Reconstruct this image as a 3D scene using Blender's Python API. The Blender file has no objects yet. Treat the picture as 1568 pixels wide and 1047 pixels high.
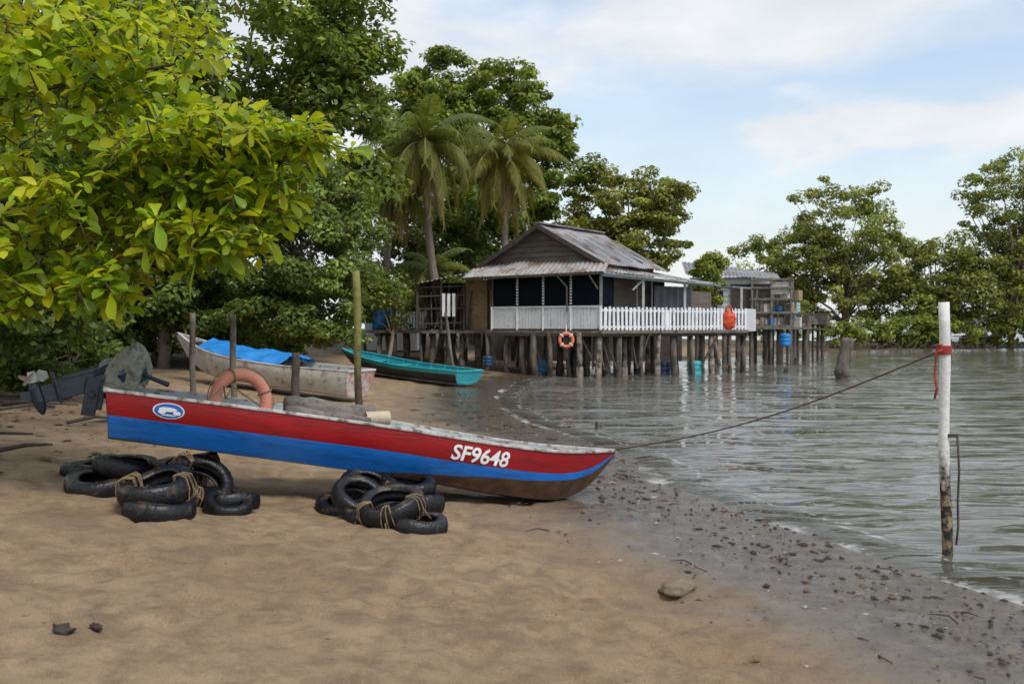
import bpy, math, random
import numpy as np
from mathutils import Vector, Matrix, noise
R = random.Random(7)
rng = np.random.default_rng(7)
scene = bpy.context.scene
rad = math.radians

# ------------------------------------------------------------------ terrain
SHORE = [(12,-60),(8,-10),(5.6,0),(4.25,4),(3.49,6.78),(3.06,7.58),(2.75,8.99),(2.38,9.9),(2.0,11.05),(1.81,12.2),
         (1.65,14.3),(1.06,16.8),(0.2,19.7),(-0.37,23.7),(-0.43,27),(0.13,33.3),(2.0,39),(5.2,44),(10,50),(15,58),
         (19,64),(27,71),(40,77),(60,82),(200,98),(200,110),(60,97),(40,92),(18,90),(10,100),(-30,140),(-100,400),
         (-1500,500),(-1500,-600),(40,-600)]
SP = np.array(SHORE, float)
def shore_dist(X, Y):
    X = np.asarray(X, float); Y = np.asarray(Y, float)
    best = np.full(X.shape, 1e9); inside = np.zeros(X.shape, bool)
    n = len(SP)
    for i in range(n):
        ax, ay = SP[i]; bx, by = SP[(i+1) % n]
        dx, dy = bx-ax, by-ay
        t = np.clip(((X-ax)*dx+(Y-ay)*dy)/(dx*dx+dy*dy), 0, 1)
        d = np.hypot(X-ax-t*dx, Y-ay-t*dy)
        best = np.minimum(best, d)
        c = ((ay > Y) != (by > Y))
        with np.errstate(divide='ignore', invalid='ignore'):
            xi = ax+(Y-ay)*dx/(dy if dy != 0 else 1e-9)
        inside ^= (c & (X < xi))
    return np.where(inside, best, -best)
def hgt(d):
    return np.where(d > 0, .04*np.minimum(d, 2.5)+.085*np.clip(d-2.5, 0, 6)+.05*np.clip(d-8.5, 0, 20),
                    np.maximum(.07*d, -2.0))
def gz(x, y):
    return float(hgt(shore_dist(np.array([x]), np.array([y])))[0])

# ------------------------------------------------------------------ helpers
def link(o):
    scene.collection.objects.link(o); return o
PM = {}
def empty(name, M):
    if not isinstance(M, Matrix): M = Matrix.Translation(Vector(M))
    o = bpy.data.objects.new(name, None); o.empty_display_size = .3
    o.matrix_world = M; link(o); PM[o] = M.copy(); return o
def attach(o, parent, local=False):
    if parent is not None:
        o.parent = parent
        if not local: o.matrix_parent_inverse = PM[parent].inverted()
class MB:
    def __init__(s): s.v = []; s.f = []; s.m = []
    def add(s, vs, fs, mi=0):
        b = len(s.v); s.v += [tuple(v) for v in vs]
        for f in fs: s.f.append([b+i for i in f]); s.m.append(mi)
    def box(s, c, size, M=None, mi=0):
        x, y, z = [q/2 for q in size]; c = Vector(c)
        vs = [Vector((a*x, b*y, d*z)) for a in (-1, 1) for b in (-1, 1) for d in (-1, 1)]
        if M is not None: vs = [M @ v for v in vs]
        s.add([v+c for v in vs], [(0,1,3,2),(4,6,7,5),(0,4,5,1),(2,3,7,6),(0,2,6,4),(1,5,7,3)], mi)
    def beam(s, p, q, w, h, mi=0, up=(0,0,1)):
        p = Vector(p); q = Vector(q); d = (q-p); L = d.length
        if L < 1e-6: return
        d.normalize(); up = Vector(up)
        if abs(d.dot(up)) > .98: up = Vector((1, 0, 0)) if abs(d.x) < .9 else Vector((0,1,0))
        a = d.cross(up).normalized(); b = a.cross(d)
        M = Matrix((d, a, b)).transposed()
        s.box((p+q)/2, (L, w, h), M, mi)
    def tube(s, pts, rads, seg=8, mi=0, cap=True):
        pts = [Vector(p) for p in pts]; n = len(pts)
        if not hasattr(rads, '__len__'): rads = [rads]*n
        b = len(s.v); ref = Vector((.12, .33, .9)).normalized()
        for i, p in enumerate(pts):
            t = (pts[min(i+1, n-1)]-pts[max(i-1, 0)])
            if t.length < 1e-9: t = Vector((0,0,1))
            t.normalize()
            r0 = ref if abs(t.dot(ref)) < .95 else Vector((1, 0, 0))
            a = t.cross(r0).normalized(); c = t.cross(a)
            for k in range(seg):
                th = 2*math.pi*k/seg
                s.v.append(tuple(p+(a*math.cos(th)+c*math.sin(th))*rads[i]))
        for i in range(n-1):
            for k in range(seg):
                k2 = (k+1) % seg
                s.f.append([b+i*seg+k, b+i*seg+k2, b+(i+1)*seg+k2, b+(i+1)*seg+k]); s.m.append(mi)
        if cap:
            s.f.append([b+k for k in range(seg)][::-1]); s.m.append(mi)
            s.f.append([b+(n-1)*seg+k for k in range(seg)]); s.m.append(mi)
    def lathe(s, prof, seg, M, mi=0, closed=True, fn=None):
        b = len(s.v); n = len(prof)
        for i in range(seg):
            th = 2*math.pi*i/seg
            for j, (r, z) in enumerate(prof):
                if fn: r, z = fn(i, j, r, z)
                s.v.append(tuple(M @ Vector((r*math.cos(th), r*math.sin(th), z))))
        for i in range(seg):
            i2 = (i+1) % seg
            for j in range(n if closed else n-1):
                j2 = (j+1) % n
                s.f.append([b+i*n+j, b+i2*n+j, b+i2*n+j2, b+i*n+j2]); s.m.append(mi)
    def blob(s, c, r, M=None, mi=0, amp=.2, fq=2.0, nu=16, nv=10, seed=0):
        b = len(s.v); c = Vector(c)
        for j in range(nv+1):
            ph = math.pi*j/nv
            for i in range(nu):
                th = 2*math.pi*i/nu
                d = Vector((math.sin(ph)*math.cos(th), math.sin(ph)*math.sin(th), math.cos(ph)))
                k = 1+amp*noise.noise(d*fq+Vector((seed*3.1, seed, 0)))*1.6
                p = Vector((d.x*r[0], d.y*r[1], d.z*r[2]))*k
                if M is not None: p = M @ p
                s.v.append(tuple(c+p))
        for j in range(nv):
            for i in range(nu):
                i2 = (i+1) % nu
                s.f.append([b+j*nu+i, b+(j+1)*nu+i, b+(j+1)*nu+i2, b+j*nu+i2]); s.m.append(mi)
    def corr(s, p00, p10, p11, p01, amp=.025, pitch=.2, mi=0, sag=0.0):
        p00, p10, p11, p01 = map(Vector, (p00, p10, p11, p01))
        L = ((p10-p00).length+(p11-p01).length)/2; n = max(4, int(L/pitch*4)); m = 6
        nrm = (p10-p00).cross(p01-p00).normalized()
        b = len(s.v)
        for i in range(n+1):
            u = i/n
            for j in range(m+1):
                v = j/m
                p = (p00*(1-u)+p10*u)*(1-v)+(p01*(1-u)+p11*u)*v
                o = amp*math.cos(u*L/pitch*2*math.pi)+.05*noise.noise(p*.9)
                o += .015*((int(u*L/.8) % 2))
                s.v.append(tuple(p+nrm*o))
        for i in range(n):
            for j in range(m):
                s.f.append([b+i*(m+1)+j, b+(i+1)*(m+1)+j, b+(i+1)*(m+1)+j+1, b+i*(m+1)+j+1]); s.m.append(mi)
    def build(s, name, mats, parent=None, local=False, smooth=False, bevel=0):
        me = bpy.data.meshes.new(name)
        me.from_pydata(s.v, [], s.f)
        for m in (mats if isinstance(mats, (list, tuple)) else [mats]): me.materials.append(m)
        me.polygons.foreach_set('material_index', s.m)
        if smooth: me.polygons.foreach_set('use_smooth', [True]*len(s.f))
        me.update()
        o = link(bpy.data.objects.new(name, me)); attach(o, parent, local)
        if bevel:
            md = o.modifiers.new('bev', 'BEVEL'); md.width = bevel; md.segments = 2; md.limit_method = 'ANGLE'
        return o

def nt(name):
    m = bpy.data.materials.new(name); m.use_nodes = True
    t = m.node_tree; t.nodes.clear()
    out = t.nodes.new('ShaderNodeOutputMaterial')
    return m, t, out
def N(t, ty, **kw):
    n = t.nodes.new(ty)
    for k, v in kw.items():
        if k.startswith('_'): setattr(n, k[1:], v)
        else: n.inputs[k].default_value = v
    return n
def L(t, a, b): t.links.new(a, b)
def c4(c): return (c[0], c[1], c[2], 1)
def ramp(t, fac, p0, p1, c0=(0,0,0,1), c1=(1,1,1,1)):
    r = t.nodes.new('ShaderNodeValToRGB'); r.color_ramp.elements[0].position = p0; r.color_ramp.elements[1].position = p1
    r.color_ramp.elements[0].color = c0; r.color_ramp.elements[1].color = c1
    L(t, fac, r.inputs[0]); return r.outputs[0]
def mixc(t, fac, a, b, mode='MIX'):
    n = t.nodes.new('ShaderNodeMix'); n.data_type = 'RGBA'; n.blend_type = mode
    for idx, v in ((0, fac), (6, a), (7, b)):
        if hasattr(v, 'is_linked') or hasattr(v, 'links'): L(t, v, n.inputs[idx])
        else: n.inputs[idx].default_value = v if idx == 0 else (c4(v) if len(v) == 3 else v)
    return n.outputs[2]
def maprange(t, v, a, b, c=0.0, d=1.0):
    mr = N(t, 'ShaderNodeMapRange'); L(t, v, mr.inputs[0])
    for i, q in zip((1,2,3,4), (a,b,c,d)): mr.inputs[i].default_value = q
    return mr.outputs[0]
def math_(t, op, a, b, c=None):
    n = N(t, 'ShaderNodeMath', _operation=op)
    for i, v in enumerate((a, b, c)):
        if v is None: continue
        if hasattr(v, 'is_linked'): L(t, v, n.inputs[i])
        else: n.inputs[i].default_value = v
    return n.outputs[0]
def nmat(name, c1, c2, scale=4, rough=.7, bump=.3, bscale=25, stretch=(1,1,1), metallic=0, spots=None, spot=(.45,.6), sscale=3, bdist=.02, spec=.5):
    m, t, out = nt(name)
    tc = N(t, 'ShaderNodeTexCoord'); mp = N(t, 'ShaderNodeMapping', Scale=stretch)
    L(t, tc.outputs['Object'], mp.inputs[0])
    n1 = N(t, 'ShaderNodeTexNoise', Scale=scale, Detail=8.0, Roughness=.65); L(t, mp.outputs[0], n1.inputs[0])
    col = mixc(t, ramp(t, n1.outputs[0], .3, .7), c1, c2)
    if spots:
        n3 = N(t, 'ShaderNodeTexNoise', Scale=sscale, Detail=9.0, Roughness=.7); L(t, mp.outputs[0], n3.inputs[0])
        col = mixc(t, ramp(t, n3.outputs[0], spot[0], spot[1]), col, spots)
    n2 = N(t, 'ShaderNodeTexNoise', Scale=bscale, Detail=6.0); L(t, mp.outputs[0], n2.inputs[0])
    b = N(t, 'ShaderNodeBump', Strength=bump, Distance=bdist); L(t, n2.outputs[0], b.inputs['Height'])
    p = N(t, 'ShaderNodeBsdfPrincipled', Roughness=rough, Metallic=metallic)
    p.inputs['Specular IOR Level'].default_value = spec
    L(t, col, p.inputs['Base Color']); L(t, b.outputs[0], p.inputs['Normal']); L(t, p.outputs[0], out.inputs[0])
    return m
def leafmat(name, trans=.35, rough=.5):
    m, t, out = nt(name)
    a = N(t, 'ShaderNodeAttribute', _attribute_name='col')
    p = N(t, 'ShaderNodeBsdfPrincipled', Roughness=rough); p.inputs['Specular IOR Level'].default_value = .35
    L(t, a.outputs['Color'], p.inputs['Base Color'])
    g = N(t, 'ShaderNodeGamma', Gamma=.78); L(t, a.outputs['Color'], g.inputs[0])
    tr = N(t, 'ShaderNodeBsdfTranslucent'); L(t, mixc(t, 1.0, g.outputs[0], (1.05, 1.0, .35), 'MULTIPLY'), tr.inputs[0])
    mx = N(t, 'ShaderNodeMixShader', Fac=trans); L(t, p.outputs[0], mx.inputs[1]); L(t, tr.outputs[0], mx.inputs[2])
    L(t, mx.outputs[0], out.inputs[0]); return m

# ------------------------------------------------------------------ materials
M_bark = nmat('bark', (.12,.1,.075), (.26,.22,.17), 6, .9, .6, 20, (1,1,.3))
M_barkd = nmat('bark_dark', (.06,.045,.032), (.15,.12,.085), 6, .9, .6, 20, (1,1,.3))
M_leaf = leafmat('leaves', .42, .55); M_leafb = leafmat('leaves_bright', .48, .42)
M_pile = nmat('weathered_pile', (.06,.05,.04), (.2,.17,.14), 5, .9, .6, 14, (1,1,.35), spots=(.03,.028,.02), spot=(.5,.62))
M_pileg = nmat('concrete_pile', (.16,.13,.11), (.3,.26,.22), 5, .9, .5, 14, spots=(.05,.04,.03), spot=(.48,.6))
M_wood = nmat('grey_timber', (.09,.08,.07), (.24,.21,.18), 5, .85, .5, 14, (1,1,1), spots=(.06,.045,.035), spot=(.5,.65))
M_woodd = nmat('dark_timber', (.035,.03,.026), (.1,.08,.065), 5, .9, .5, 14)
M_tan = nmat('plywood', (.3,.2,.11), (.42,.3,.18), 2, .8, .3, 10, spots=(.18,.12,.07), spot=(.52,.7))
M_white = nmat('white_painted_boards', (.66,.68,.70), (.82,.83,.84), 3, .6, .3, 12, spots=(.36,.33,.29), spot=(.56,.72), sscale=5)
M_tin = nmat('tin_roof', (.17,.168,.17), (.34,.335,.345), 1.2, .55, .3, 8, metallic=.2, spots=(.14,.085,.055), spot=(.51,.64), sscale=1.3)
M_tinl = nmat('tin_awning', (.27,.265,.26), (.42,.41,.40), 1.4, .6, .3, 8, metallic=.15, spots=(.19,.115,.075), spot=(.48,.6), sscale=1.6)
M_plank = nmat('weathered_siding', (.075,.06,.05), (.19,.155,.13), 1.5, .85, .4, 12, (1,1,4), spots=(.2,.1,.06), spot=(.6,.7))
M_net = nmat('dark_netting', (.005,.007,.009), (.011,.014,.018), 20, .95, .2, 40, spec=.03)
M_rubber = nmat('tyre_rubber', (.006,.006,.008), (.016,.016,.018), 8, .34, .3, 50, spots=(.17,.125,.08), spot=(.57,.76), sscale=4, spec=.4)
M_rope = nmat('rope', (.18,.12,.06), (.30,.22,.12), 30, .9, .6, 90)
M_roped = nmat('dark_rope', (.07,.035,.03), (.12,.06,.05), 30, .9, .6, 90)
M_roper = nmat('red_rope', (.3,.03,.02), (.42,.07,.05), 30, .9, .6, 90)
M_stone = nmat('stone', (.12,.09,.055), (.24,.19,.13), 8, .6, .6, 25)
M_orange = nmat('lifebuoy_orange', (.7,.17,.07), (.78,.25,.13), 6, .55, .2, 20)
M_pinkor = nmat('faded_lifebuoy', (.60,.20,.11), (.66,.27,.18), 5, .6, .25, 20, spots=(.4,.2,.13), spot=(.56,.7))
M_blue = nmat('blue_plastic', (.01,.16,.5), (.02,.25,.62), 4, .45, .2, 10)
M_dblue = nmat('dark_blue_plastic', (.01,.03,.08), (.02,.05,.12), 4, .5, .2, 10)
M_teal = nmat('teal_paint', (.02,.3,.36), (.05,.42,.46), 4, .5, .2, 15, spots=(.14,.2,.2), spot=(.58,.72))
M_grey = nmat('grey_tarp', (.16,.18,.2), (.26,.28,.3), 3, .7, .5, 8)
M_red = nmat('hull_red', (.25,.004,.008), (.34,.008,.014), 3, .36, .15, 30, (.35,1,2), spots=(.13,.012,.012), spot=(.5,.68), sscale=7)
M_hblue = nmat('hull_blue', (.006,.14,.56), (.014,.20,.66), 3, .36, .15, 30, (.35,1,2), spots=(.014,.09,.32), spot=(.5,.68), sscale=7)
M_anti = nmat('hull_bottom', (.040,.022,.013), (.125,.068,.038), 6, .75, .4, 30, (1,4,1), spots=(.16,.12,.085), spot=(.64,.78), sscale=7, spec=.3)
M_rim = nmat('gunwale_worn_white', (.40,.38,.36), (.58,.56,.54), 8, .6, .3, 30, spots=(.16,.12,.1), spot=(.48,.6), sscale=9)
M_int = nmat('hull_inside', (.32,.36,.38), (.5,.52,.52), 4, .7, .3, 20, spots=(.15,.13,.11), spot=(.5,.7))
M_wh = nmat('lettering_white', (.75,.75,.75), (.85,.85,.85), 8, .5, .1, 20)
M_oldw = nmat('old_white_hull', (.48,.46,.42), (.64,.62,.58), 3, .7, .4, 15, spots=(.22,.15,.1), spot=(.52,.66), sscale=4)
M_oldr = nmat('faded_red_band', (.4,.12,.1), (.5,.28,.25), 4, .7, .4, 15, spots=(.55,.52,.48), spot=(.42,.55), sscale=6)
M_blk = nmat('tarred_hull', (.015,.018,.018), (.05,.05,.045), 4, .6, .3, 15)
M_motor = nmat('outboard_paint', (.012,.022,.038), (.028,.046,.072), 6, .26, .15, 20, spots=(.12,.12,.12), spot=(.64,.78), sscale=9)
M_metal = nmat('worn_alloy', (.5,.47,.43), (.7,.67,.63), 9, .5, .2, 30, metallic=.1)
M_bag = nmat('cover_sheet', (.18,.18,.135), (.36,.355,.285), 7, .42, 1.0, 14, bdist=.05, spots=(.09,.095,.06), spot=(.54,.68), sscale=9)
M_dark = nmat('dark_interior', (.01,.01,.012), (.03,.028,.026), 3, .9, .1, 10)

# sand ---------------------------------------------------------------
def sand_mat():
    m, t, out = nt('sand')
    tc = N(t, 'ShaderNodeTexCoord'); at = N(t, 'ShaderNodeAttribute', _attribute_name='shore')
    def nz(s, d, r=.6):
        n = N(t, 'ShaderNodeTexNoise', Scale=s, Detail=d, Roughness=r); L(t, tc.outputs['Object'], n.inputs[0]); return n.outputs[0]
    n1 = nz(.7, 8.0); n2 = nz(5.0, 8.0, .7); n3 = nz(160.0, 3.0); n4 = nz(28.0, 5.0, .7); n5 = nz(1.8, 6.0, .7)
    dry = mixc(t, ramp(t, n1, .35, .65), (.295,.204,.12), (.41,.297,.182))
    dry = mixc(t, ramp(t, n2, .46, .72), dry, (.185,.127,.077))
    dry = mixc(t, ramp(t, n5, .50, .66), dry, (.225,.158,.096))
    dry = mixc(t, 1.0, dry, ramp(t, n3, .3, .7, (.58,.56,.54,1), (1.22,1.22,1.22,1)), 'MULTIPLY')
    dry = mixc(t, ramp(t, n4, .62, .71), dry, (.07,.045,.03))
    mb = math_(t, 'MULTIPLY_ADD', n2, -1.0, math_(t, 'MULTIPLY_ADD', n1, -2.6, at.outputs['Fac']))
    wet = maprange(t, mb, -.45, 1.1, 1, 0)
    wcol = mixc(t, ramp(t, n2, .35, .65), (.07,.053,.037), (.165,.127,.088))
    wcol = mixc(t, ramp(t, n4, .55, .64), wcol, (.026,.02,.015))
    col = mixc(t, wet, dry, wcol)
    soil = mixc(t, ramp(t, n2, .4, .6), (.035,.027,.016), (.15,.11,.06))
    sx = N(t, 'ShaderNodeSeparateXYZ'); L(t, tc.outputs['Object'], sx.inputs[0])
    sf = math_(t, 'MAXIMUM', maprange(t, mb, 6.0, 8.0), math_(t, 'MULTIPLY', maprange(t, sx.outputs[1], 62, 70), maprange(t, at.outputs['Fac'], .6, 1.8)))
    col = mixc(t, sf, col, soil)
    p = N(t, 'ShaderNodeBsdfPrincipled'); L(t, col, p.inputs['Base Color'])
    film = maprange(t, mb, -.9, .1, 1, 0)
    r1 = maprange(t, wet, .25, 1.0, .92, .28)
    rr = math_(t, 'MULTIPLY_ADD', film, -.16, r1); L(t, rr, p.inputs['Roughness'])
    L(t, maprange(t, wet, .3, 1, .35, .85), p.inputs['Specular IOR Level'])
    b1 = N(t, 'ShaderNodeBump', Distance=.04); L(t, n2, b1.inputs['Height']); L(t, maprange(t, wet, 0, 1, .85, .4), b1.inputs['Strength'])
    b2 = N(t, 'ShaderNodeBump', Distance=.008); L(t, n3, b2.inputs['Height']); L(t, b1.outputs[0], b2.inputs['Normal']); L(t, maprange(t, wet, 0, 1, .55, .2), b2.inputs['Strength'])
    L(t, b2.outputs[0], p.inputs['Normal']); L(t, p.outputs[0], out.inputs[0]); return m
def water_mat():
    m, t, out = nt('sea_water')
    tc = N(t, 'ShaderNodeTexCoord'); at = N(t, 'ShaderNodeAttribute', _attribute_name='shore')
    def nz(sx, sy, rot, det):
        mp = N(t, 'ShaderNodeMapping', Scale=(sx, sy, 1), Rotation=(0, 0, rot)); L(t, tc.outputs['Object'], mp.inputs[0])
        n = N(t, 'ShaderNodeTexNoise', Scale=1.0, Detail=det, Roughness=.5, Distortion=.8); L(t, mp.outputs[0], n.inputs[0]); return n.outputs[0]
    a = nz(.28, .9, .3, 2.0); b = nz(1.2, 3.6, -.15, 2.0); c = nz(5, 12, .35, 2.0)
    ng = N(t, 'ShaderNodeTexNoise', Scale=.22, Detail=4.0); L(t, tc.outputs['Object'], ng.inputs[0])
    b1 = N(t, 'ShaderNodeBump', Strength=1.0, Distance=.20); L(t, a, b1.inputs['Height'])
    b2 = N(t, 'ShaderNodeBump', Distance=.058); L(t, b, b2.inputs['Height']); L(t, b1.outputs[0], b2.inputs['Normal'])
    L(t, maprange(t, ng.outputs[0], .38, .62, .35, 1.0), b2.inputs['Strength'])
    b3 = N(t, 'ShaderNodeBump', Strength=.7, Distance=.006); L(t, c, b3.inputs['Height']); L(t, b2.outputs[0], b3.inputs['Normal'])
    p = N(t, 'ShaderNodeBsdfPrincipled', Roughness=.05, IOR=1.42)
    L(t, mixc(t, ramp(t, ng.outputs[0], .35, .65), (.095,.092,.07), (.15,.145,.118)), p.inputs['Base Color'])
    L(t, b3.outputs[0], p.inputs['Normal'])
    tr = N(t, 'ShaderNodeBsdfTransparent'); tr.inputs[0].default_value = (.9,.85,.75,1)
    mx = N(t, 'ShaderNodeMixShader'); L(t, maprange(t, at.outputs['Fac'], -.7, 0, 0, .5), mx.inputs[0]); L(t, p.outputs[0], mx.inputs[1]); L(t, tr.outputs[0], mx.inputs[2])
    nf = N(t, 'ShaderNodeTexNoise', Scale=9.0, Detail=6.0); L(t, tc.outputs['Object'], nf.inputs[0])
    nh = N(t, 'ShaderNodeTexNoise', Scale=1.1, Detail=3.0); L(t, tc.outputs['Object'], nh.inputs[0])
    ms = math_(t, 'MULTIPLY_ADD', nf.outputs[0], .5, at.outputs['Fac'])
    fm = math_(t, 'MULTIPLY', maprange(t, ms, .14, .3, 0, .6), ramp(t, nh.outputs[0], .42, .6))
    fb = math_(t, 'ABSOLUTE', math_(t, 'ADD', math_(t, 'MULTIPLY_ADD', nh.outputs[0], .9, at.outputs['Fac']), .12), 0.0)
    fb = math_(t, 'MULTIPLY', maprange(t, fb, .0, .05, .55, 0), ramp(t, nf.outputs[0], .48, .62))
    df = N(t, 'ShaderNodeBsdfDiffuse'); df.inputs[0].default_value = (.6,.6,.58,1)
    m2 = N(t, 'ShaderNodeMixShader'); L(t, math_(t, 'MAXIMUM', fm, fb), m2.inputs[0]); L(t, mx.outputs[0], m2.inputs[1]); L(t, df.outputs[0], m2.inputs[2])
    L(t, m2.outputs[0], out.inputs[0]); return m

def grid(name, xs, ys, mat, zfun):
    X, Y = np.meshgrid(xs, ys); nx, ny = len(xs), len(ys)
    D = shore_dist(X, Y)
    Z = zfun(X, Y, D)
    co = np.stack([X, Y, Z], -1).reshape(-1, 3).astype(np.float32)
    i = np.arange(nx*ny).reshape(ny, nx)
    q = np.stack([i[:-1, :-1], i[:-1, 1:], i[1:, 1:], i[1:, :-1]], -1).reshape(-1, 4)
    me = bpy.data.meshes.new(name); me.vertices.add(len(co)); me.vertices.foreach_set('co', co.ravel())
    me.loops.add(q.size); me.loops.foreach_set('vertex_index', q.ravel().astype(np.int32))
    me.polygons.add(len(q)); me.polygons.foreach_set('loop_start', np.arange(0, q.size, 4, dtype=np.int32))
    me.polygons.foreach_set('use_smooth', np.ones(len(q), bool))
    a = me.attributes.new('shore', 'FLOAT', 'POINT'); a.data.foreach_set('value', D.ravel().astype(np.float32))
    me.materials.append(mat); me.update(); me.validate()
    return link(bpy.data.objects.new(name, me))
ls = np.linspace
def cat(*a): return np.unique(np.round(np.concatenate(a), 4))
# footprints: trails of oval dents
prints = []
rp = random.Random(3)
for tr_ in [(-3.6,4.4,.55,.85,14),(-1.2,3.6,-.35,1,16),(1.3,4.2,-.5,.9,14),(-4.6,6.2,1,.15,16),(.8,5.6,-1,.25,12),(-.3,8.0,.3,-.9,8),(-2.0,5.2,.9,.45,10)]:
    x, y, dx, dy, n = tr_; l_ = math.hypot(dx, dy); dx /= l_; dy /= l_
    for i in range(n):
        s_ = .11*(1 if i % 2 else -1)+rp.uniform(-.03,.03); a_ = math.atan2(dy, dx)+rp.uniform(-.2,.2)
        prints.append((x-dy*s_, y+dx*s_, math.cos(a_), math.sin(a_))); x += dx*.33+rp.uniform(-.04,.04); y += dy*.33
for i in range(60): a_ = rp.random()*6.3; prints.append((rp.uniform(-4.5,1.6), rp.uniform(3.6,8.2), math.cos(a_), math.sin(a_)))
def zg(X, Y, D):
    Z = hgt(D)
    near = (Y > 1) & (Y < 50) & (X > -14) & (X < 14)
    idx = np.argwhere(near)
    for r, c in idx:
        x, y = X[r, c], Y[r, c]
        n = noise.noise((x*.9, y*.9, 1))*.032+noise.noise((x*2.7, y*2.7, 4))*.026
        if y < 16:
            n += noise.noise((x*6, y*6, 2))*.019
            k = noise.noise((x*3.6+5, y*3.1, 7))
            if k > .26: n -= min((k-.26)*.2, .034)
        dd = D[r, c]
        Z[r, c] += n*min(1, max(.3, abs(dd)*.45))
    for (px_, py_, ca, sa) in prints:
        u = (X-px_)*ca+(Y-py_)*sa; v = -(X-px_)*sa+(Y-py_)*ca
        q = (u/.15)**2+(v/.075)**2
        Z += np.where(q < 6, -.022*np.exp(-q*1.2)+.010*np.exp(-(np.sqrt(q)-1.5)**2*5), 0)
    return Z
def zw(X, Y, D):
    Z = np.zeros_like(X)
    for r, c in np.argwhere((Y > 3) & (Y < 60) & (D < .3) & (X < 30)):
        x, y, d = X[r, c], Y[r, c], D[r, c]
        f = math.exp(-abs(d)/1.6)
        Z[r, c] = f*.018*math.sin(-d*6+3*noise.noise((x*.6, y*.6, 0)))+.030*noise.noise((x*.8+y*.3, y*2.3, 3))*min(1, -d*.8+.2 if d < 0 else .2)
    return Z
grid('beach_ground', cat(ls(-1500,-60,12), ls(-55,-14,22), ls(-13.5,-6,26), ls(-5.9,5.5,250), ls(5.7,20,60), ls(21,60,40), ls(70,1500,12)),
     cat(ls(-600,-10,8), ls(-8,2.5,14), ls(2.6,9.5,180), ls(9.56,14,70), ls(14.1,48,140), ls(49,110,50), ls(115,1500,20)), sand_mat(), zg)
grid('sea_water', cat(ls(-45,-12,8), ls(-8,-1,20), ls(-.95,8,150), ls(8.2,30,70), ls(32,210,30), ls(260,4000,10)),
     cat(ls(-600,-10,6), ls(-8,3,14), ls(3.1,16,190), ls(16.2,60,210), ls(62,130,40), ls(140,4000,20)), water_mat(), zw)

# ------------------------------------------------------------------ foliage
def add_cols(me, col, nper):
    a = me.color_attributes.new('col', 'FLOAT_COLOR', 'POINT')
    c = np.repeat(np.concatenate([col, np.ones((len(col), 1))], 1), nper, axis=0).astype(np.float32)
    a.data.foreach_set('color', c.ravel())
def nrmz(v): return v/np.maximum(np.linalg.norm(v, axis=-1, keepdims=True), 1e-9)
def leaf_quads(name, P, Nn, size, col, mat, parent=None, wid=.55):
    n = len(P); T = nrmz(np.cross(Nn, rng.normal(size=(n, 3)))); S = np.cross(Nn, T)
    l = (size*rng.uniform(.65, 1.35, n))[:, None]
    V = np.stack([P-T*l*.5, P+S*l*wid*.5+Nn*l*.1, P+T*l*.5-Nn*l*.08, P-S*l*wid*.5+Nn*l*.1], 1).reshape(-1, 3).astype(np.float32)
    me = bpy.data.meshes.new(name); me.vertices.add(len(V)); me.vertices.foreach_set('co', V.ravel())
    me.loops.add(len(V)); me.loops.foreach_set('vertex_index', np.arange(len(V), dtype=np.int32))
    me.polygons.add(n); me.polygons.foreach_set('loop_start', np.arange(0, 4*n, 4, dtype=np.int32))
    me.materials.append(mat); add_cols(me, col, 4); me.update(); me.validate()
    o = link(bpy.data.objects.new(name, me)); attach(o, parent); return o
def palette(n, cl, base, var=.3, yellow=.15, cvar=.35, ybase=(.36,.35,.045)):
    base = np.array(base); k = np.exp(rng.normal(0, var, n))[:, None]
    c = base[None]*k
    nc = cl.max()+1
    cb = np.exp(rng.normal(0, cvar, nc))[cl][:, None]
    c = c*cb
    yy = (rng.random(n) < yellow)[:, None]
    c = np.where(yy, c*.4+np.array(ybase)*.6*k, c)
    return np.clip(c, .003, .6)
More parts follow.
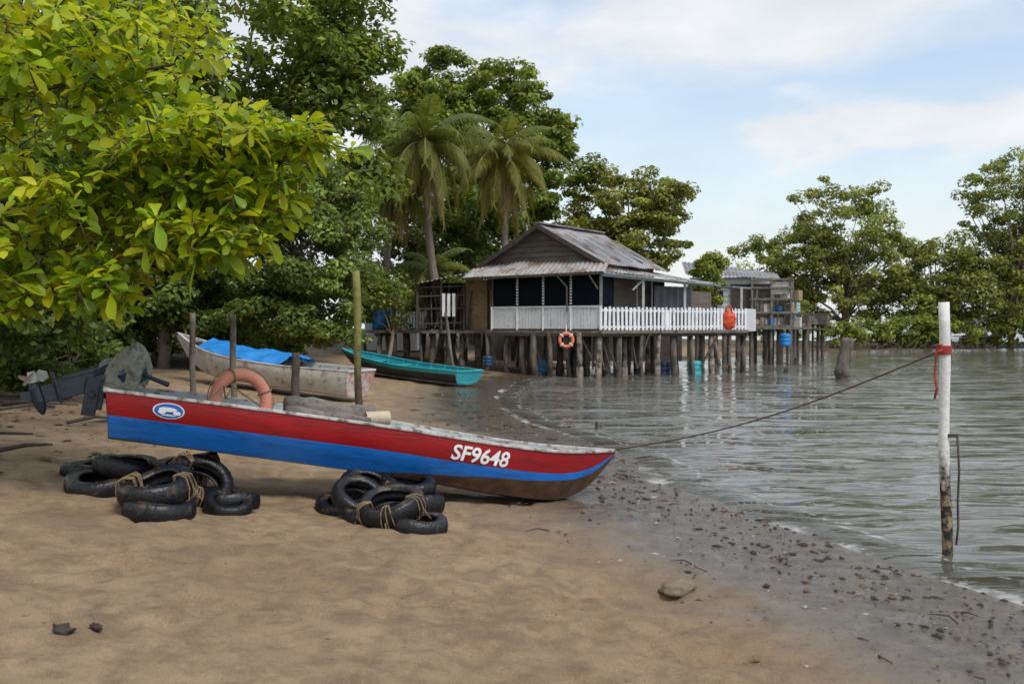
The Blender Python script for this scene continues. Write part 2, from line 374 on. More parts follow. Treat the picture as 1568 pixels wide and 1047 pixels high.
def tree(name, base, ells, ncl, crad, nleaf, lsize, col, trunk_r=.25, bark=M_bark, fork=.35, flat=.6, yellow=.12, zcut=-1.1, lean=(0,0), mat=M_leaf, limbs=28, shell=.3, cvar=.35):
    bx, by = base; bz = gz(bx, by)-.1
    e = empty(name, (bx, by, bz))
    E = np.array(ells, float)
    w = E[:, 3]*E[:, 5]+E[:, 4]*E[:, 5]; w = w/w.sum()
    k = rng.choice(len(E), ncl, p=w)
    d = nrmz(rng.normal(size=(ncl, 3)))
    d[:, 2] = np.where(d[:, 2] < zcut, -d[:, 2], d[:, 2])
    rr = (shell+(1-shell)*rng.random(ncl))**.5
    C = E[k, :3]+d*rr[:, None]*E[k, 3:]
    C += rng.normal(0, .25*crad, C.shape)
    C[:, 2] = np.maximum(C[:, 2], bz+.4)
    cr = crad*rng.uniform(.55, 1.25, ncl)
    cl = np.repeat(np.arange(ncl), nleaf)
    dd = nrmz(rng.normal(size=(len(cl), 3)))
    P = C[cl]+dd*(cr[cl]*(.25+.75*rng.random(len(cl)))**.6)[:, None]*np.array([1, 1, flat])
    P[:, 2] = np.maximum(P[:, 2], bz+.15)
    Nn = nrmz(dd*.55+np.array([0, -.15, .65])+rng.normal(0, .45, dd.shape))
    leaf_quads('foliage', P, Nn, lsize, palette(len(P), cl, col, .25, yellow, cvar), mat, e)
    mb = MB(); cen = Vector(E[:, :3].mean(0)); b = Vector((bx, by, bz))
    top = Vector((cen.x*.6+bx*.4, cen.y*.6+by*.4, cen.z)); H = (top.z-bz)
    tp = [b+(top-b)*t+Vector((R.uniform(-1,1), R.uniform(-1,1), 0))*.05*H*math.sin(t*3.1) for t in ls(0, 1, 7)]
    mb.tube(tp, [trunk_r*(1.25-.95*t) for t in ls(0, 1, 7)], 9)
    order = rng.permutation(ncl)[:limbs]
    for i in order:
        c = Vector(C[i]); t = fork+(.95-fork)*R.random(); f = t*6; j = min(5, int(f)); s = tp[j].lerp(tp[j+1], f-j)
        m = s.lerp(c, .5)+Vector((R.uniform(-1,1), R.uniform(-1,1), R.uniform(-.2,1)))*(c-s).length*.13
        r0 = trunk_r*.42*(1.1-.6*t)
        mb.tube([s, s.lerp(m, .5)+Vector((0,0,.04*H)), m, m.lerp(c, .6), c], [r0, r0*.8, r0*.6, r0*.35, r0*.12], 6)
    mb.build('trunk_and_limbs', bark, e, smooth=True)
    return e

G_dark = (.095,.14,.026); G_mid = (.135,.195,.034); G_bright = (.18,.235,.04); G_olive = (.17,.195,.05)
# big background trees, left and centre
tree('rain_tree', (-11, 36), [(-10.3,35,12.3,5.4,4.5,4.8),(-13,34,9,4,4,4),(-6.9,36,9.2,2.3,3,3.2),(-5.9,36,12.4,2.0,2.6,2.2),(-9,34,5,4.5,3,3)], 310, 1.1, 155, .29, G_mid, .5, yellow=.14)
tree('rain_tree', (-18, 34), [(-17,33,11,7,5,6),(-15,32,4.5,6,4,4)], 110, 1.7, 130, .44, G_dark, .5)
tree('broadleaf_tree', (-2.0, 55), [(-3.3,54,14.9,2.8,2.6,2.0),(-5.4,54,13.4,2.4,2.4,2.4),(-.6,54,14.4,2.5,2.4,1.5),(1.1,54,12.2,2.3,2.4,1.5),(2.5,55,10.4,2.4,2.2,1.3),(-4.4,53,10,3.4,2.6,4),(-.6,54,8.6,3,2.5,3)], 380, .9, 135, .28, G_mid, .4, yellow=.24, flat=.42)
tree('broadleaf_tree', (6.5, 57), [(6.2,57,8.7,3.4,3,2.4),(7.4,57,6.8,2.7,3,1.9),(4.5,57,6.2,4,3,2.6),(8.6,56,9.2,1.8,1.6,.8)], 190, .85, 130, .26, G_olive, .32, yellow=.36, flat=.45)
tree('broadleaf_tree', (-5.5, 47), [(-5.5,48,5.5,3.6,2.0,3.8),(-2.0,50,5.0,3.6,2.2,3.6)], 150, 1.0, 130, .28, G_dark, .3)
# mid left leafy trees by the beach
tree('sea_hibiscus_tree', (-6.8, 30.5), [(-5.9,29.5,4.3,1.95,1.7,2.3),(-5.9,29.3,2.25,1.9,1.2,1.15),(-7.3,29.5,6.3,2.0,1.8,1.8)], 270, .5, 165, .15, (.15,.215,.055), .12, yellow=.14)
tree('sea_hibiscus_tree', (-10, 28.5), [(-9.0,28.5,2.9,2.1,1.6,1.6),(-10.7,28.5,4.5,2.7,2,3.1),(-8.3,28.5,6.5,2.1,1.7,1.9)], 240, .58, 150, .18, (.115,.175,.042), .18)
tree('sea_hibiscus_tree', (-12, 21), [(-11.3,20.5,3.0,2.6,2.2,2.4),(-12,21,6,3.5,2.5,3)], 210, .65, 130, .18, (.085,.13,.03), .2)
tree('sea_hibiscus_tree', (-9.2, 16), [(-8.4,16,2.2,1.6,1.5,1.3),(-9.0,16.5,4.2,2.2,1.8,2.2),(-6.8,16.5,4.8,1.4,1.2,1.5)], 230, .5, 130, .15, (.085,.135,.028), .16)
tree('shoreline_shrub', (-9.0, 20.5), [(-8.8,20.5,1.4,.9,.8,.5),(-8.3,17.5,1.0,.5,.6,.35)], 50, .33, 120, .12, (.12,.19,.04), .04)
tree('shoreline_shrub', (-5.0, 40), [(-5.4,41.5,3.0,1.8,1.2,1.6),(-3.6,44,3.2,1.6,1.2,1.6)], 80, .6, 110, .18, (.14,.2,.04), .08, yellow=.25)
tree('shoreline_shrub', (-10, 37), [(-8.6,36.5,2.2,2.0,1.2,1.5),(-11.5,35,2.3,2.6,1.4,1.7),(-15,32,2.4,3,1.5,1.8)], 150, .6, 120, .19, (.10,.15,.03), .08)
tree('shoreline_shrub', (-10, 32), [(-9.6,31.5,1.6,1.7,.8,.8),(-12,29,1.8,1.8,.9,1.0),(-7.9,33,1.4,1.0,.7,.7)], 90, .42, 120, .15, (.11,.165,.035), .06)
tree('shoreline_shrub', (9.8, 47), [(9.3,47,4.2,.7,.7,1.3)], 42, .42, 120, .18, G_bright, .08, yellow=.3)
tree('shoreline_shrub', (15.6, 62), [(15.4,62,2.4,1.5,1,1.4),(18,64,2.2,1.5,1,1.2)], 70, .5, 100, .2, G_bright, .08, yellow=.3)
# mangroves on the spit
MG = (.175,.215,.055)
tree('mangrove_tree', (26.6, 80), [(26.4,80,9.9,4.4,3.5,4.1),(24,80,7,3.2,3,3),(29.5,80,7,3.4,3,3.0),(27,80,4,5,3,2.4)], 280, .9, 90, .30, MG, .28, yellow=.24, limbs=80, fork=.15)
tree('mangrove_tree', (21.2, 82), [(20.9,82,6.8,2.6,2.4,2.4),(22.6,82,4.2,2.8,2.4,2.2)], 120, .8, 90, .29, MG, .2, yellow=.24, limbs=40, fork=.15)
tree('mangrove_tree', (33.5, 80), [(33.5,80,6.0,3.4,3,3.1),(31,79,3.8,3.4,2.4,2.2),(35.5,79,4.0,3,2.4,2.4)], 190, .85, 90, .3, MG, .22, yellow=.24, limbs=60, fork=.15)
tree('mangrove_tree', (40, 80), [(40.5,80,12.2,4.2,3.2,4.2),(37.5,80,7.4,3.0,3,2.6),(42.5,80,8,4.5,3.5,5),(38.5,79,4.2,4.4,3,2.6),(42,79,3,4,3,2)], 340, .9, 90, .3, MG, .3, yellow=.24, limbs=90, fork=.12)
tree('mangrove_tree', (50, 83), [(50,83,8,5,4,6)], 90, 1.2, 80, .4, MG, .3, limbs=30)
tree('mangrove_shrub', (29, 77), [(24,73.5,1.2,2.0,1,.8),(27,75,1.4,2.2,1,1.0),(30.5,76,1.5,2.4,1.2,1.1),(34,77.5,1.5,2.6,1.2,1.1),(38.5,78.5,1.5,2.8,1.2,1.2),(43,79.5,1.6,2.8,1.2,1.2)], 260, .6, 85, .26, (.15,.20,.04), .06, yellow=.25, limbs=80, fork=.05)
rt = MB()
for i in range(150):
    x = R.uniform(20, 46); y = 67+ (x-20)*.45+R.uniform(1.0,4.5); z = gz(x, y)-.1; h = R.uniform(.25,.75); o_ = R.uniform(-.8,.8)
    rt.tube([(x+o_,y,z),(x+o_*.7,y,z+h*.7),(x,y+.1,z+h)], [.03,.025,.035], 4)
rt.build('mangrove_prop_roots', M_barkd)

# coconut palms
M_rib = nmat('frond_rib', (.18,.19,.05), (.28,.25,.08), 5)
M_nut = nmat('coconut_husk', (.12,.12,.03), (.2,.15,.05), 5)
def palm(name, foot, crown, fl, nf, seed, col):
    rr = random.Random(seed); e = empty(name, (foot[0], foot[1], gz(*foot[:2])))
    b = Vector((foot[0], foot[1], gz(*foot[:2])-.1)); c = Vector(crown); mb = MB()
    pts = []; rs = []
    for i in range(33):
        t = i/32; p = b.lerp(c, t)+Vector((.35*math.sin(t*math.pi)*(1 if seed % 2 else -1), 0, 0)); pts.append(p); rs.append(.2-.08*t+.012*(i % 2)+.12*max(0, .08-t))
    mb.tube(pts, rs, 10); mb.build('trunk', M_bark, e, smooth=True)
    V = []; F = []; C = []
    rb = MB()
    for k in range(nf):
        az = 2*math.pi*(k*.381966+rr.random()*.05)*1.0; age = k/nf
        el = rad(80-125*age+rr.uniform(-8, 8)); ln = fl*rr.uniform(.8, 1.1)
        h = Vector((math.cos(az), math.sin(az), 0)); p = c+Vector((0,0,.1)); seg = 22; P = [p.copy()]; ang = el
        for i in range(seg):
            ang -= rad(rr.uniform(3.4, 5.6))*(1.0 if ang > -1.35 else 0)
            p = p+(h*math.cos(ang)+Vector((0,0,1))*math.sin(ang))*ln/seg; P.append(p.copy())
        rb.tube(P, [.04*(1-i/(seg+2)) for i in range(seg+1)], 5)
        dry = age > .86
        bc = (.24,.16,.06) if dry else (col[0]*(1+.9*age), col[1]*(1+.4*age), col[2])
        for i in range(2, seg+1):
            for sub in (0, .5):
                q = P[i-1].lerp(P[i], sub); tdir = (P[i]-P[i-1]).normalized()
                lat = Vector((0,0,1)).cross(h).normalized(); s = (i+sub)/seg
                ll = fl*.29*math.sin(min(1, s*1.08)*math.pi*.9+.25)**.6*rr.uniform(.8, 1.1) if s < 1 else fl*.12
                for sg in (-1, 1):
                    d = (lat*sg*.8+tdir*.75+Vector((0,0,-.35-.6*age))).normalized(); d2 = (d+Vector((0,0,-.9))).normalized()
                    w = tdir*.05*rr.uniform(.8,1.3); n0 = len(V)
                    V += [q-w*.5, q+w*.5, q+d*ll*.55+w*.55, q+d*ll*.55-w*.55, q+d*ll*.55+d2*ll*.45]
                    F += [(n0, n0+1, n0+2, n0+3), (n0+3, n0+2, n0+4)]
                    kk = math.exp(rr.gauss(0, .2)); C += [[bc[0]*kk, bc[1]*kk, bc[2]*kk]]
    me = bpy.data.meshes.new('fronds'); me.from_pydata([tuple(v) for v in V], [], F); me.materials.append(M_leaf)
    add_cols(me, np.array(C), 5); o = link(bpy.data.objects.new('fronds', me)); attach(o, e)
    rb.build('frond_ribs', M_rib, e)
    nb = MB()
    for k in range(9):
        a = k*.7; nb.blob(c+Vector((math.cos(a)*.28, math.sin(a)*.28, -.28-.1*(k % 3))), (.13,.13,.16), amp=.05, nu=10, nv=7)
    nb.build('coconuts', M_nut, e, smooth=True)
palm('coconut_palm', (-.95, 45), (-.45, 45, 9.3), 3.5, 40, 3, (.13,.155,.035))
palm('coconut_palm', (-2.5, 42.5), (-3.6, 41.5, 9.3), 3.5, 40, 4, (.10,.135,.03))
palm('coconut_palm', (-5.2, 43), (-4.9, 42.5, 7.8), 2.8, 26, 6, (.08,.12,.03))
palm('coconut_palm', (-3.2, 43.5), (-3.5, 43.5, 4.1), 2.2, 16, 5, (.11,.15,.03))

# foreground sea almond tree
def almond():
    e = empty('sea_almond_tree', (-7.2, 9.5, gz(-7.2, 9.5)))
    ells = [(-3.75,8.6,2.95,1.0,1.0,.45,145),(-2.75,8.6,3.42,.95,1.0,.40,180),(-3.9,8.8,4.25,1.5,1.3,.75,240),(-2.60,8.4,2.62,.55,.7,.26,75),
            (-3.55,8.3,2.25,.5,.5,.26,50),(-1.84,8.5,3.46,.50,.5,.14,46),(-4.4,8.2,2.35,.6,.7,.5,70),(-2.3,8.7,3.0,.55,.8,.26,75),(-5.6,9.3,3.6,1.2,1.4,1.4,90),
            (-4.6,10.8,4.9,1.6,1.2,1.2,130)]
    tv = np.array([(0,0,0),(.35,0,-.015),(.68,0,-.02),(.9,0,-.05),(1,0,-.1),(.35,.12,.03),(.68,.23,.045),(.9,.17,.0),(.35,-.12,.03),(.68,-.23,.045),(.9,-.17,.0)])
    tf = [(0,1,5),(1,2,6,5),(2,3,7,6),(3,4,7),(0,8,1),(1,8,9,2),(2,9,10,3),(3,10,4)]
    V = []; F = []; C = []; ros = []; hts = []
    for (cx,cy,cz,rx,ry,rz,n) in ells:
        for _ in range(n):
            d = Vector((R.gauss(0,1), R.gauss(0,1), R.gauss(0,1))).normalized()*(R.random()**.45)
            ros.append(Vector((cx+d.x*rx, cy+d.y*ry, cz+d.z*rz))); hts.append(d.z)
    for p, hz_ in zip(ros, hts):
        ax = Vector((R.gauss(.1,.34), R.gauss(-.28,.34), 1)).normalized()
        a = ax.orthogonal().normalized(); b = ax.cross(a); nl = R.randint(6, 11); tone = math.exp(R.gauss(0, .25)); off = R.random()*6
        sc_ = R.uniform(.8,1.1); yellower = R.random() < .45+.3*hz_  # yellow-green leaves likelier high in each clump, dark green lower down
        for k in range(nl):
            th = off+2.4*k+R.uniform(-.2,.2); el = rad(R.uniform(-35, 50)); h = a*math.cos(th)+b*math.sin(th)
            T = (h*math.cos(el)+ax*math.sin(el)).normalized(); Nn = (ax*math.cos(el)-h*math.sin(el)).normalized()
            rl = R.uniform(-.6, .6); S = Nn.cross(T); S, Nn = S*math.cos(rl)+Nn*math.sin(rl), Nn*math.cos(rl)-S*math.sin(rl)
            l = R.uniform(.10, .23)*sc_; drp = R.uniform(-.05, .45); q = p+ax*R.uniform(-.06, .05); n0 = len(V)
            for x, y, z in tv: V.append(tuple(q+T*(x*l+.02)+S*y*l+Nn*z*l+Vector((0,0,-drp*l*x*x))))
            F += [tuple(n0+i for i in f) for f in tf]
            kk = tone*math.exp(R.gauss(0,.18)); u = R.random()+(-.28 if yellower else .12)
            c = (.46,.49,.02) if u < .15 else ((.32,.42,.014) if u < .66 else (.15,.245,.014))
            if u > 1.115: c = (.30,.10,.02)
            C.append([min(.6,c[0]*kk), min(.6,c[1]*kk), c[2]*kk])
    me = bpy.data.meshes.new('leaf_rosettes'); me.from_pydata(V, [], F); me.materials.append(M_leafb); add_cols(me, np.array(C), 11)
    me.polygons.foreach_set('use_smooth', [True]*len(F))
    o = link(bpy.data.objects.new('leaf_rosettes', me)); attach(o, e)
    mb = MB(); b0 = Vector((-7.2, 9.5, gz(-7.2,9.5)-.1)); tp = Vector((-6.6, 9.3, 5.6))
    tk = [b0.lerp(tp, t)+Vector((.15*math.sin(t*5), 0, 0)) for t in ls(0,1,9)]
    mb.tube(tk, [.26-.12*t for t in ls(0,1,9)], 12)
    nodes = []
    for (cx,cy,cz,rx,ry,rz,n) in ells:
        end = Vector((cx+rx*.7, cy, cz)); j = max(3, min(7, int((cz-.6)/5*8))); s = tk[j]; pts = []
        for i in range(13):
            t = i/12; pts.append(s.lerp(end, t)+Vector((0, .16*math.sin(t*6+cx), (.1*math.sin(t*5+cz)-.15*math.sin(t*3.14)))))
        mb.tube(pts, [.045*(1-.8*i/12) for i in range(13)], 7); nodes += pts[4:]
    A = np.array([tuple(n) for n in nodes]); Rr = np.array([tuple(p) for p in ros])
    dmin = np.min(np.linalg.norm(Rr[:, None]-A[None], axis=2), axis=1)
    for i in np.argsort(dmin):
        p = ros[i]; k = np.argmin(np.linalg.norm(A-Rr[i], axis=1)); q = Vector(A[k]); d = p-q
        mb.tube([q, q+d*.5+Vector((0,0,-.06*d.length)), p], [.010, .008, .006], 4); A = np.vstack([A, Rr[i]])
    mb.build('trunk_and_branches', M_barkd, e, smooth=True)
almond()

# ------------------------------------------------------------------ boats
def cr(tab, s):
    xs = [p[0] for p in tab]; ys = [p[1] for p in tab]
    if s <= xs[0]: return ys[0]
    if s >= xs[-1]: return ys[-1]
    i = max(j for j in range(len(xs)-1) if xs[j] <= s)
    x0, x1 = xs[i], xs[i+1]; t = (s-x0)/(x1-x0)
    m0 = (ys[i+1]-ys[i-1])/(x1-xs[i-1]) if i > 0 else (ys[1]-ys[0])/(xs[1]-xs[0])
    m1 = (ys[i+2]-ys[i])/(xs[i+2]-x0) if i < len(xs)-2 else (ys[-1]-ys[-2])/(xs[-1]-xs[-2])
    h = x1-x0; t2 = t*t; t3 = t2*t
    return (2*t3-3*t2+1)*ys[i]+(t3-2*t2+t)*h*m0+(-2*t3+3*t2)*ys[i+1]+(t3-t2)*h*m1
class Hull:
    def __init__(s, Ln, beam, sheer, keel, r=((0,.5),(1,.5)), bl=((0,.995),(1,.995)), chine=.72):
        s.L, s.b, s.sh, s.k, s.r, s.bl, s.ch = Ln, beam, sheer, keel, r, bl, chine
    def pt(s, x, v, side, inset=0.0):
        zs = cr(s.sh, x); zk = min(cr(s.k, x), zs-.03); zc = zk+.045*min(1, (s.L-x)/.6)
        b = max(cr(s.b, x)-inset, .004); c = b*s.ch*(1-.35*max(0, (x/s.L-.7)/.3))
        bulge = 1+.10*math.sin(v*math.pi)
        rake = -.10*(1-v)*max(0, 1-x/.5)
        return Vector((x+rake, side*(b+(c-b)*v)*bulge, zs+(zc-zs)*v))
def itp(tab, x): return float(np.interp(x, [q[0] for q in tab], [q[1] for q in tab]))
def boat(name, M, H, mats, thwarts=(1.1,2.3,3.5), rimw=.05):
    e = empty(name, M); n = 48; X = [H.L*i/n for i in range(n+1)]
    mb = MB()
    for side in (-1, 1):
        b = len(mb.v); rows = None
        for x in X:
            r = itp(H.r, x); bl = min(.995, max(r+.05, itp(H.bl, x)))
            vs = [r*i/3 for i in range(4)]+[r+(bl-r)*i/3 for i in (1,2,3)]+[bl+(1-bl)*i/2 for i in (1,2)]
            for v in vs: mb.v.append(tuple(H.pt(x, v, side)))
            zk = min(cr(H.k, x), cr(H.sh, x)-.03); mb.v.append((x, 0, zk)); rows = len(vs)+1
        for i in range(n):
            for j in range(rows-1):
                q = [b+i*rows+j, b+(i+1)*rows+j, b+(i+1)*rows+j+1, b+i*rows+j+1]
                if side > 0: q = q[::-1]
                mb.f.append(q); mb.m.append(0 if j < 3 else (1 if j < 6 else 2))
    o = mb.build('hull', mats[:3], e, local=True, smooth=True)
    md = o.modifiers.new('es', 'EDGE_SPLIT'); md.split_angle = rad(35)
    mi = MB()
    for side in (-1, 1):
        b = len(mi.v)
        for x in X:
            x2 = min(x+.02, H.L-.02)
            for v in (0, .5, .85): mi.v.append(tuple(H.pt(x2, v, side, .035)+Vector((0,0,.004))))
            zk = min(cr(H.k, x2), cr(H.sh, x2)-.06); mi.v.append((x2, 0, zk+.08))
        for i in range(n):
            for j in range(3): mi.f.append([b+i*4+j, b+(i+1)*4+j, b+(i+1)*4+j+1, b+i*4+j+1]); mi.m.append(0)
    for x in thwarts:
        w = cr(H.b, x)-.03; z = cr(H.sh, x)-.12; mi.box((x, 0, z), (.2, 2*w, .03), mi=1)
    for i in range(9):
        x = .4+i*(H.L-1.0)/8
        for side in (-1, 1):
            mi.beam(H.pt(x, .03, side, .05), H.pt(x, .85, side, .05), .035, .03, 1)
    x0 = H.L-.62
    dk = [H.pt(x, .04, -1, .03) for x in ls(x0, H.L-.03, 7)]+[H.pt(x, .04, 1, .03) for x in ls(H.L-.03, x0, 7)]
    mi.add(dk, [list(range(len(dk)))], 1)
    mi.build('inside', [mats[3], mats[4]], e, local=True)
    mt = MB()
    ring = [H.pt(0, v, -1) for v in ls(0,1,7)]+[Vector((0,0,cr(H.k,0)))]+[H.pt(0, v, 1) for v in ls(1,0,7)]
    mt.add(ring, [list(range(len(ring)))], 0)
    ring2 = [p+Vector((.045,0,0)) for p in ring]; mt.add(ring2, [list(range(len(ring)))[::-1]], 0)
    mt.build('transom', mats[5], e, local=True)
    mr = MB()
    for side in (-1, 1):
        pts = [H.pt(x, 0, side)+Vector((0, -side*.012, .008+.003*noise.noise((x*4, side, 0)))) for x in X]
        for i in range(n): mr.beam(pts[i], pts[i+1]+(pts[i+1]-pts[i])*.03, rimw, .028)
    mr.beam(H.pt(0,0,-1)+Vector((.01,0,.004)), H.pt(0,0,1)+Vector((.01,0,.004)), .06, .04)
    mr.build('gunwale', mats[6], e, local=True, bevel=.006)
    return e

# main boat
yaw = math.atan2(2.0, 4.736)
MM = Matrix.Translation((-3.62, 8.9, .885)) @ Matrix.Rotation(yaw, 4, 'Z') @ Matrix.Rotation(rad(10), 4, 'Y')
H1 = Hull(5.14, [(0,.50),(1.2,.60),(2.4,.62),(3.4,.56),(4.2,.40),(4.8,.18),(5.14,.012)],
          [(0,.45),(1.2,.475),(2.4,.48),(3.5,.455),(4.3,.46),(5.14,.535)],
          [(0,0),(1.5,-.01),(2.6,-.03),(3.6,-.08),(4.2,-.10),(4.55,-.06),(4.85,.12),(5.14,.48)], r=((0,.5),(2.8,.47),(5.14,.42)),
          bl=((0,.985),(2.2,.985),(2.8,.84),(3.6,.66),(4.4,.58),(5.14,.62)))
B1 = boat('fishing_boat', MM, H1, [M_red, M_hblue, M_anti, M_int, M_wood, M_dblue, M_rim], (1.3, 2.5, 3.6))
cu = bpy.data.curves.new('txt', 'FONT'); cu.body = 'SF9648'; cu.size = 1; cu.offset = .022; cu.shear = .12; cu.resolution_u = 4
to = link(bpy.data.objects.new('txt', cu)); bpy.context.view_layer.update()
tm = bpy.data.meshes.new_from_object(to.evaluated_get(bpy.context.evaluated_depsgraph_get()))
bpy.data.objects.remove(to)
xs = [v.co.x for v in tm.vertices]; ysv = [v.co.y for v in tm.vertices]; x0, x1, y0, y1 = min(xs), max(xs), min(ysv), max(ysv)
def on_hull(s, v, off=.005):
    p = H1.pt(s, v, -1); a = H1.pt(s+.02, v, -1)-p; b = H1.pt(s, v+.02, -1)-p
    n = a.cross(b).normalized(); n = n if n.y < 0 else -n
    return p+n*off
for v in tm.vertices:
    u = (v.co.x-x0)/(x1-x0); w = (v.co.y-y0)/(y1-y0)
    v.co = on_hull(3.04+.64*u, .425-.325*w, .007)
tm.materials.clear(); tm.materials.append(M_wh)
o = link(bpy.data.objects.new('registration_number', tm)); attach(o, B1, True)
lg = MB()
def oval(cs, cv, a, b, off, mi, n=28):
    ring = [on_hull(cs+a*math.cos(2*math.pi*i/n), cv+b*math.sin(2*math.pi*i/n), off) for i in range(n)]
    lg.add([on_hull(cs, cv, off)]+ring, [(0, 1+i, 1+(i+1) % n) for i in range(n)], mi)
oval(.44, .25, .118, .165, .005, 0); oval(.44, .25, .107, .145, .008, 1)
oval(.43, .22, .065, .045, .011, 0); oval(.39, .27, .028, .05, .0115, 0); oval(.50, .28, .03, .04, .012, 0); oval(.44, .335, .055, .014, .011, 0)
lg.build('round_emblem', [M_wh, nmat('emblem_blue', (.01,.12,.5), (.015,.16,.55), 5, .4)], B1, local=True)
def torus_prof(Rr, r, n=14, sq=1.0): return [(Rr+r*math.cos(2*math.pi*i/n), r*sq*math.sin(2*math.pi*i/n)) for i in range(n)]
lb = MB(); Mx = Matrix.Translation((1.10, .05, .50)) @ Matrix.Rotation(rad(78), 4, 'X') @ Matrix.Rotation(rad(12), 4, 'Y')
lb.lathe(torus_prof(.25, .058), 40, Mx)
lb.build('lifebuoy', M_pinkor, B1, local=True, smooth=True)
lr = MB()
for k in range(4):
    a0 = k*math.pi/2+.5
    lr.tube([Mx @ Vector((.325*math.cos(a0+t*1.3), .325*math.sin(a0+t*1.3), .0)) for t in ls(0,1,8)], .006, 5)
    lr.lathe(torus_prof(.065, .008, 8), 16, Mx @ Matrix.Translation((.25*math.cos(a0), .25*math.sin(a0), 0)) @ Matrix.Rotation(a0, 4, 'Z') @ Matrix.Rotation(math.pi/2, 4, 'X'))
lr.tube([(.75,-.35,.45),(.9,-.1,.62),(.95,.0,.5),(1.0,.05,.62),(1.3,.1,.47)], .009, 5)
lr.build('lifebuoy_line', M_rope, B1, local=True)
lo = MB()
lo.tube([(1.55+.9*t, .18+.1*t, .50+.02*math.sin(t*7)+.03*t) for t in ls(0,1,12)], [.10+.012*math.sin(i*2.3) for i in range(12)], 12)
lo.tube([(1.5+.85*t, -.12+.12*t, .47) for t in ls(0,1,8)], [.06+.01*math.sin(i*1.7) for i in range(8)], 10)
lo.build('driftwood_log', M_wood, B1, local=True, smooth=True)
pp = MB(); Mp = Matrix.Translation((2.44, .05, .52)) @ Matrix.Rotation(rad(80), 4, 'Y')
pp.lathe([(.058,-.12),(.07,-.12),(.07,.12),(.058,.12)], 24, Mp); pp.build('pipe_section', nmat('old_pvc', (.40,.33,.22), (.54,.46,.34), 6, .6), B1, local=True)
# outboard motor, tilted up
mo = MB()
S0 = Vector((-.06, 0, .56)); E0 = Vector((-.64, -.06, .29)); ax = (E0-S0).normalized()
up = Vector((ax.z, 0, -ax.x)); up = -up if up.z < 0 else up
sdv = ax.cross(up).normalized()
MA = Matrix((ax, sdv, up)).transposed()
def al(t, u=0, w=0): return S0+(E0-S0)*t+up*u+sdv*w
mo.box((-.13, 0, .38), (.07,.22,.26), mi=0); mo.box((-.03, 0, .49), (.2,.2,.05), mi=0)
for w in (-.10,.10): mo.box((-.20,w,.36),(.12,.035,.34),mi=0)
mo.tube([(-.2,-.14,.38),(-.2,.14,.38)], .032, 12, 0)
mo.tube([al(t) for t in (-.45,-.3,-.1,.08,.24)], [.11,.145,.14,.12,.085], 16)
mo.box(al(.42), (.42,.10,.165), MA, 0)
mo.box(al(.40,.09), (.30,.05,.05), MA, 0)
mo.box(al(.66), (.12,.085,.19), MA, 0)
mo.box(al(.72,.03), (.022,.20,.28), MA, 0)
mo.box(al(.84), (.16,.065,.15), MA, 0)
g0 = al(.97)
mo.tube([g0-up*.17, g0-up*.13, g0-up*.05, g0+up*.07, g0+up*.12], [.012,.038,.056,.052,.04], 16, 0)
mo.add([g0+ax*.03-up*.07, g0+ax*.03+up*.06, g0+ax*.13+up*.08, g0+ax*.14+up*.02, g0+ax*.03-up*.07+sdv*.015], [(0,1,2,3),(3,2,1,4)], 0)
hub = g0+up*.16
mo.tube([g0+up*.12, hub+up*.06], [.042,.03], 12, 1)
for k in range(3):
    th = k*2.094+.9; d = ax*math.cos(th)+sdv*math.sin(th); s = up.cross(d)
    for o_ in (0, .008):
        mo.add([hub+up*o_+d*.02-s*.02-up*.02, hub+up*o_+d*.06-s*.06-up*.05, hub+up*o_+d*.12-s*.05-up*.03, hub+up*o_+d*.13+s*.02+up*.02, hub+up*o_+d*.085+s*.06+up*.05, hub+up*o_+d*.02+s*.02+up*.02], [(0,1,2,3,4,5)], 1)
mo.tube([al(-.2,.05), Vector((.25,-.1,.6)), Vector((.42,-.16,.56))], [.02,.02,.026], 8, 0)
mo.build('outboard_motor', [M_motor, M_metal], B1, local=True, bevel=.012)
bg = MB()
nu, nv = 96, 60
for j in range(nv+1):
    v = j/nv
    for i in range(nu):
        th = 2*math.pi*i/nu; cx_, sx_ = math.cos(th), math.sin(th)
        r = .22*math.sin(min(1, v*1.9)*math.pi/2)*(1-.22*max(0, v-.6)/.4)
        q = Vector((cx_*2.2, sx_*2.2, v*3))
        fold = 1+.16*v*math.sin(th*5+2*noise.noise((v*2, 1, 2)))+.16*noise.noise(q)-.10*abs(noise.noise(q*2.3))-.07*abs(noise.noise(q*5))
        bg.v.append((.05+r*fold*cx_*.95, .02+r*fold*sx_*.85, .84-.40*v**1.5+.07*noise.noise((cx_*1.5, sx_*1.5, v*2+5))-.04*abs(noise.noise(q*3))+.07*cx_))
for j in range(nv):
    for i in range(nu):
        i2 = (i+1) % nu; bg.f.append([j*nu+i, (j+1)*nu+i, (j+1)*nu+i2, j*nu+i2]); bg.m.append(0)
bg.build('motor_cover', M_bag, B1, local=True, smooth=True)

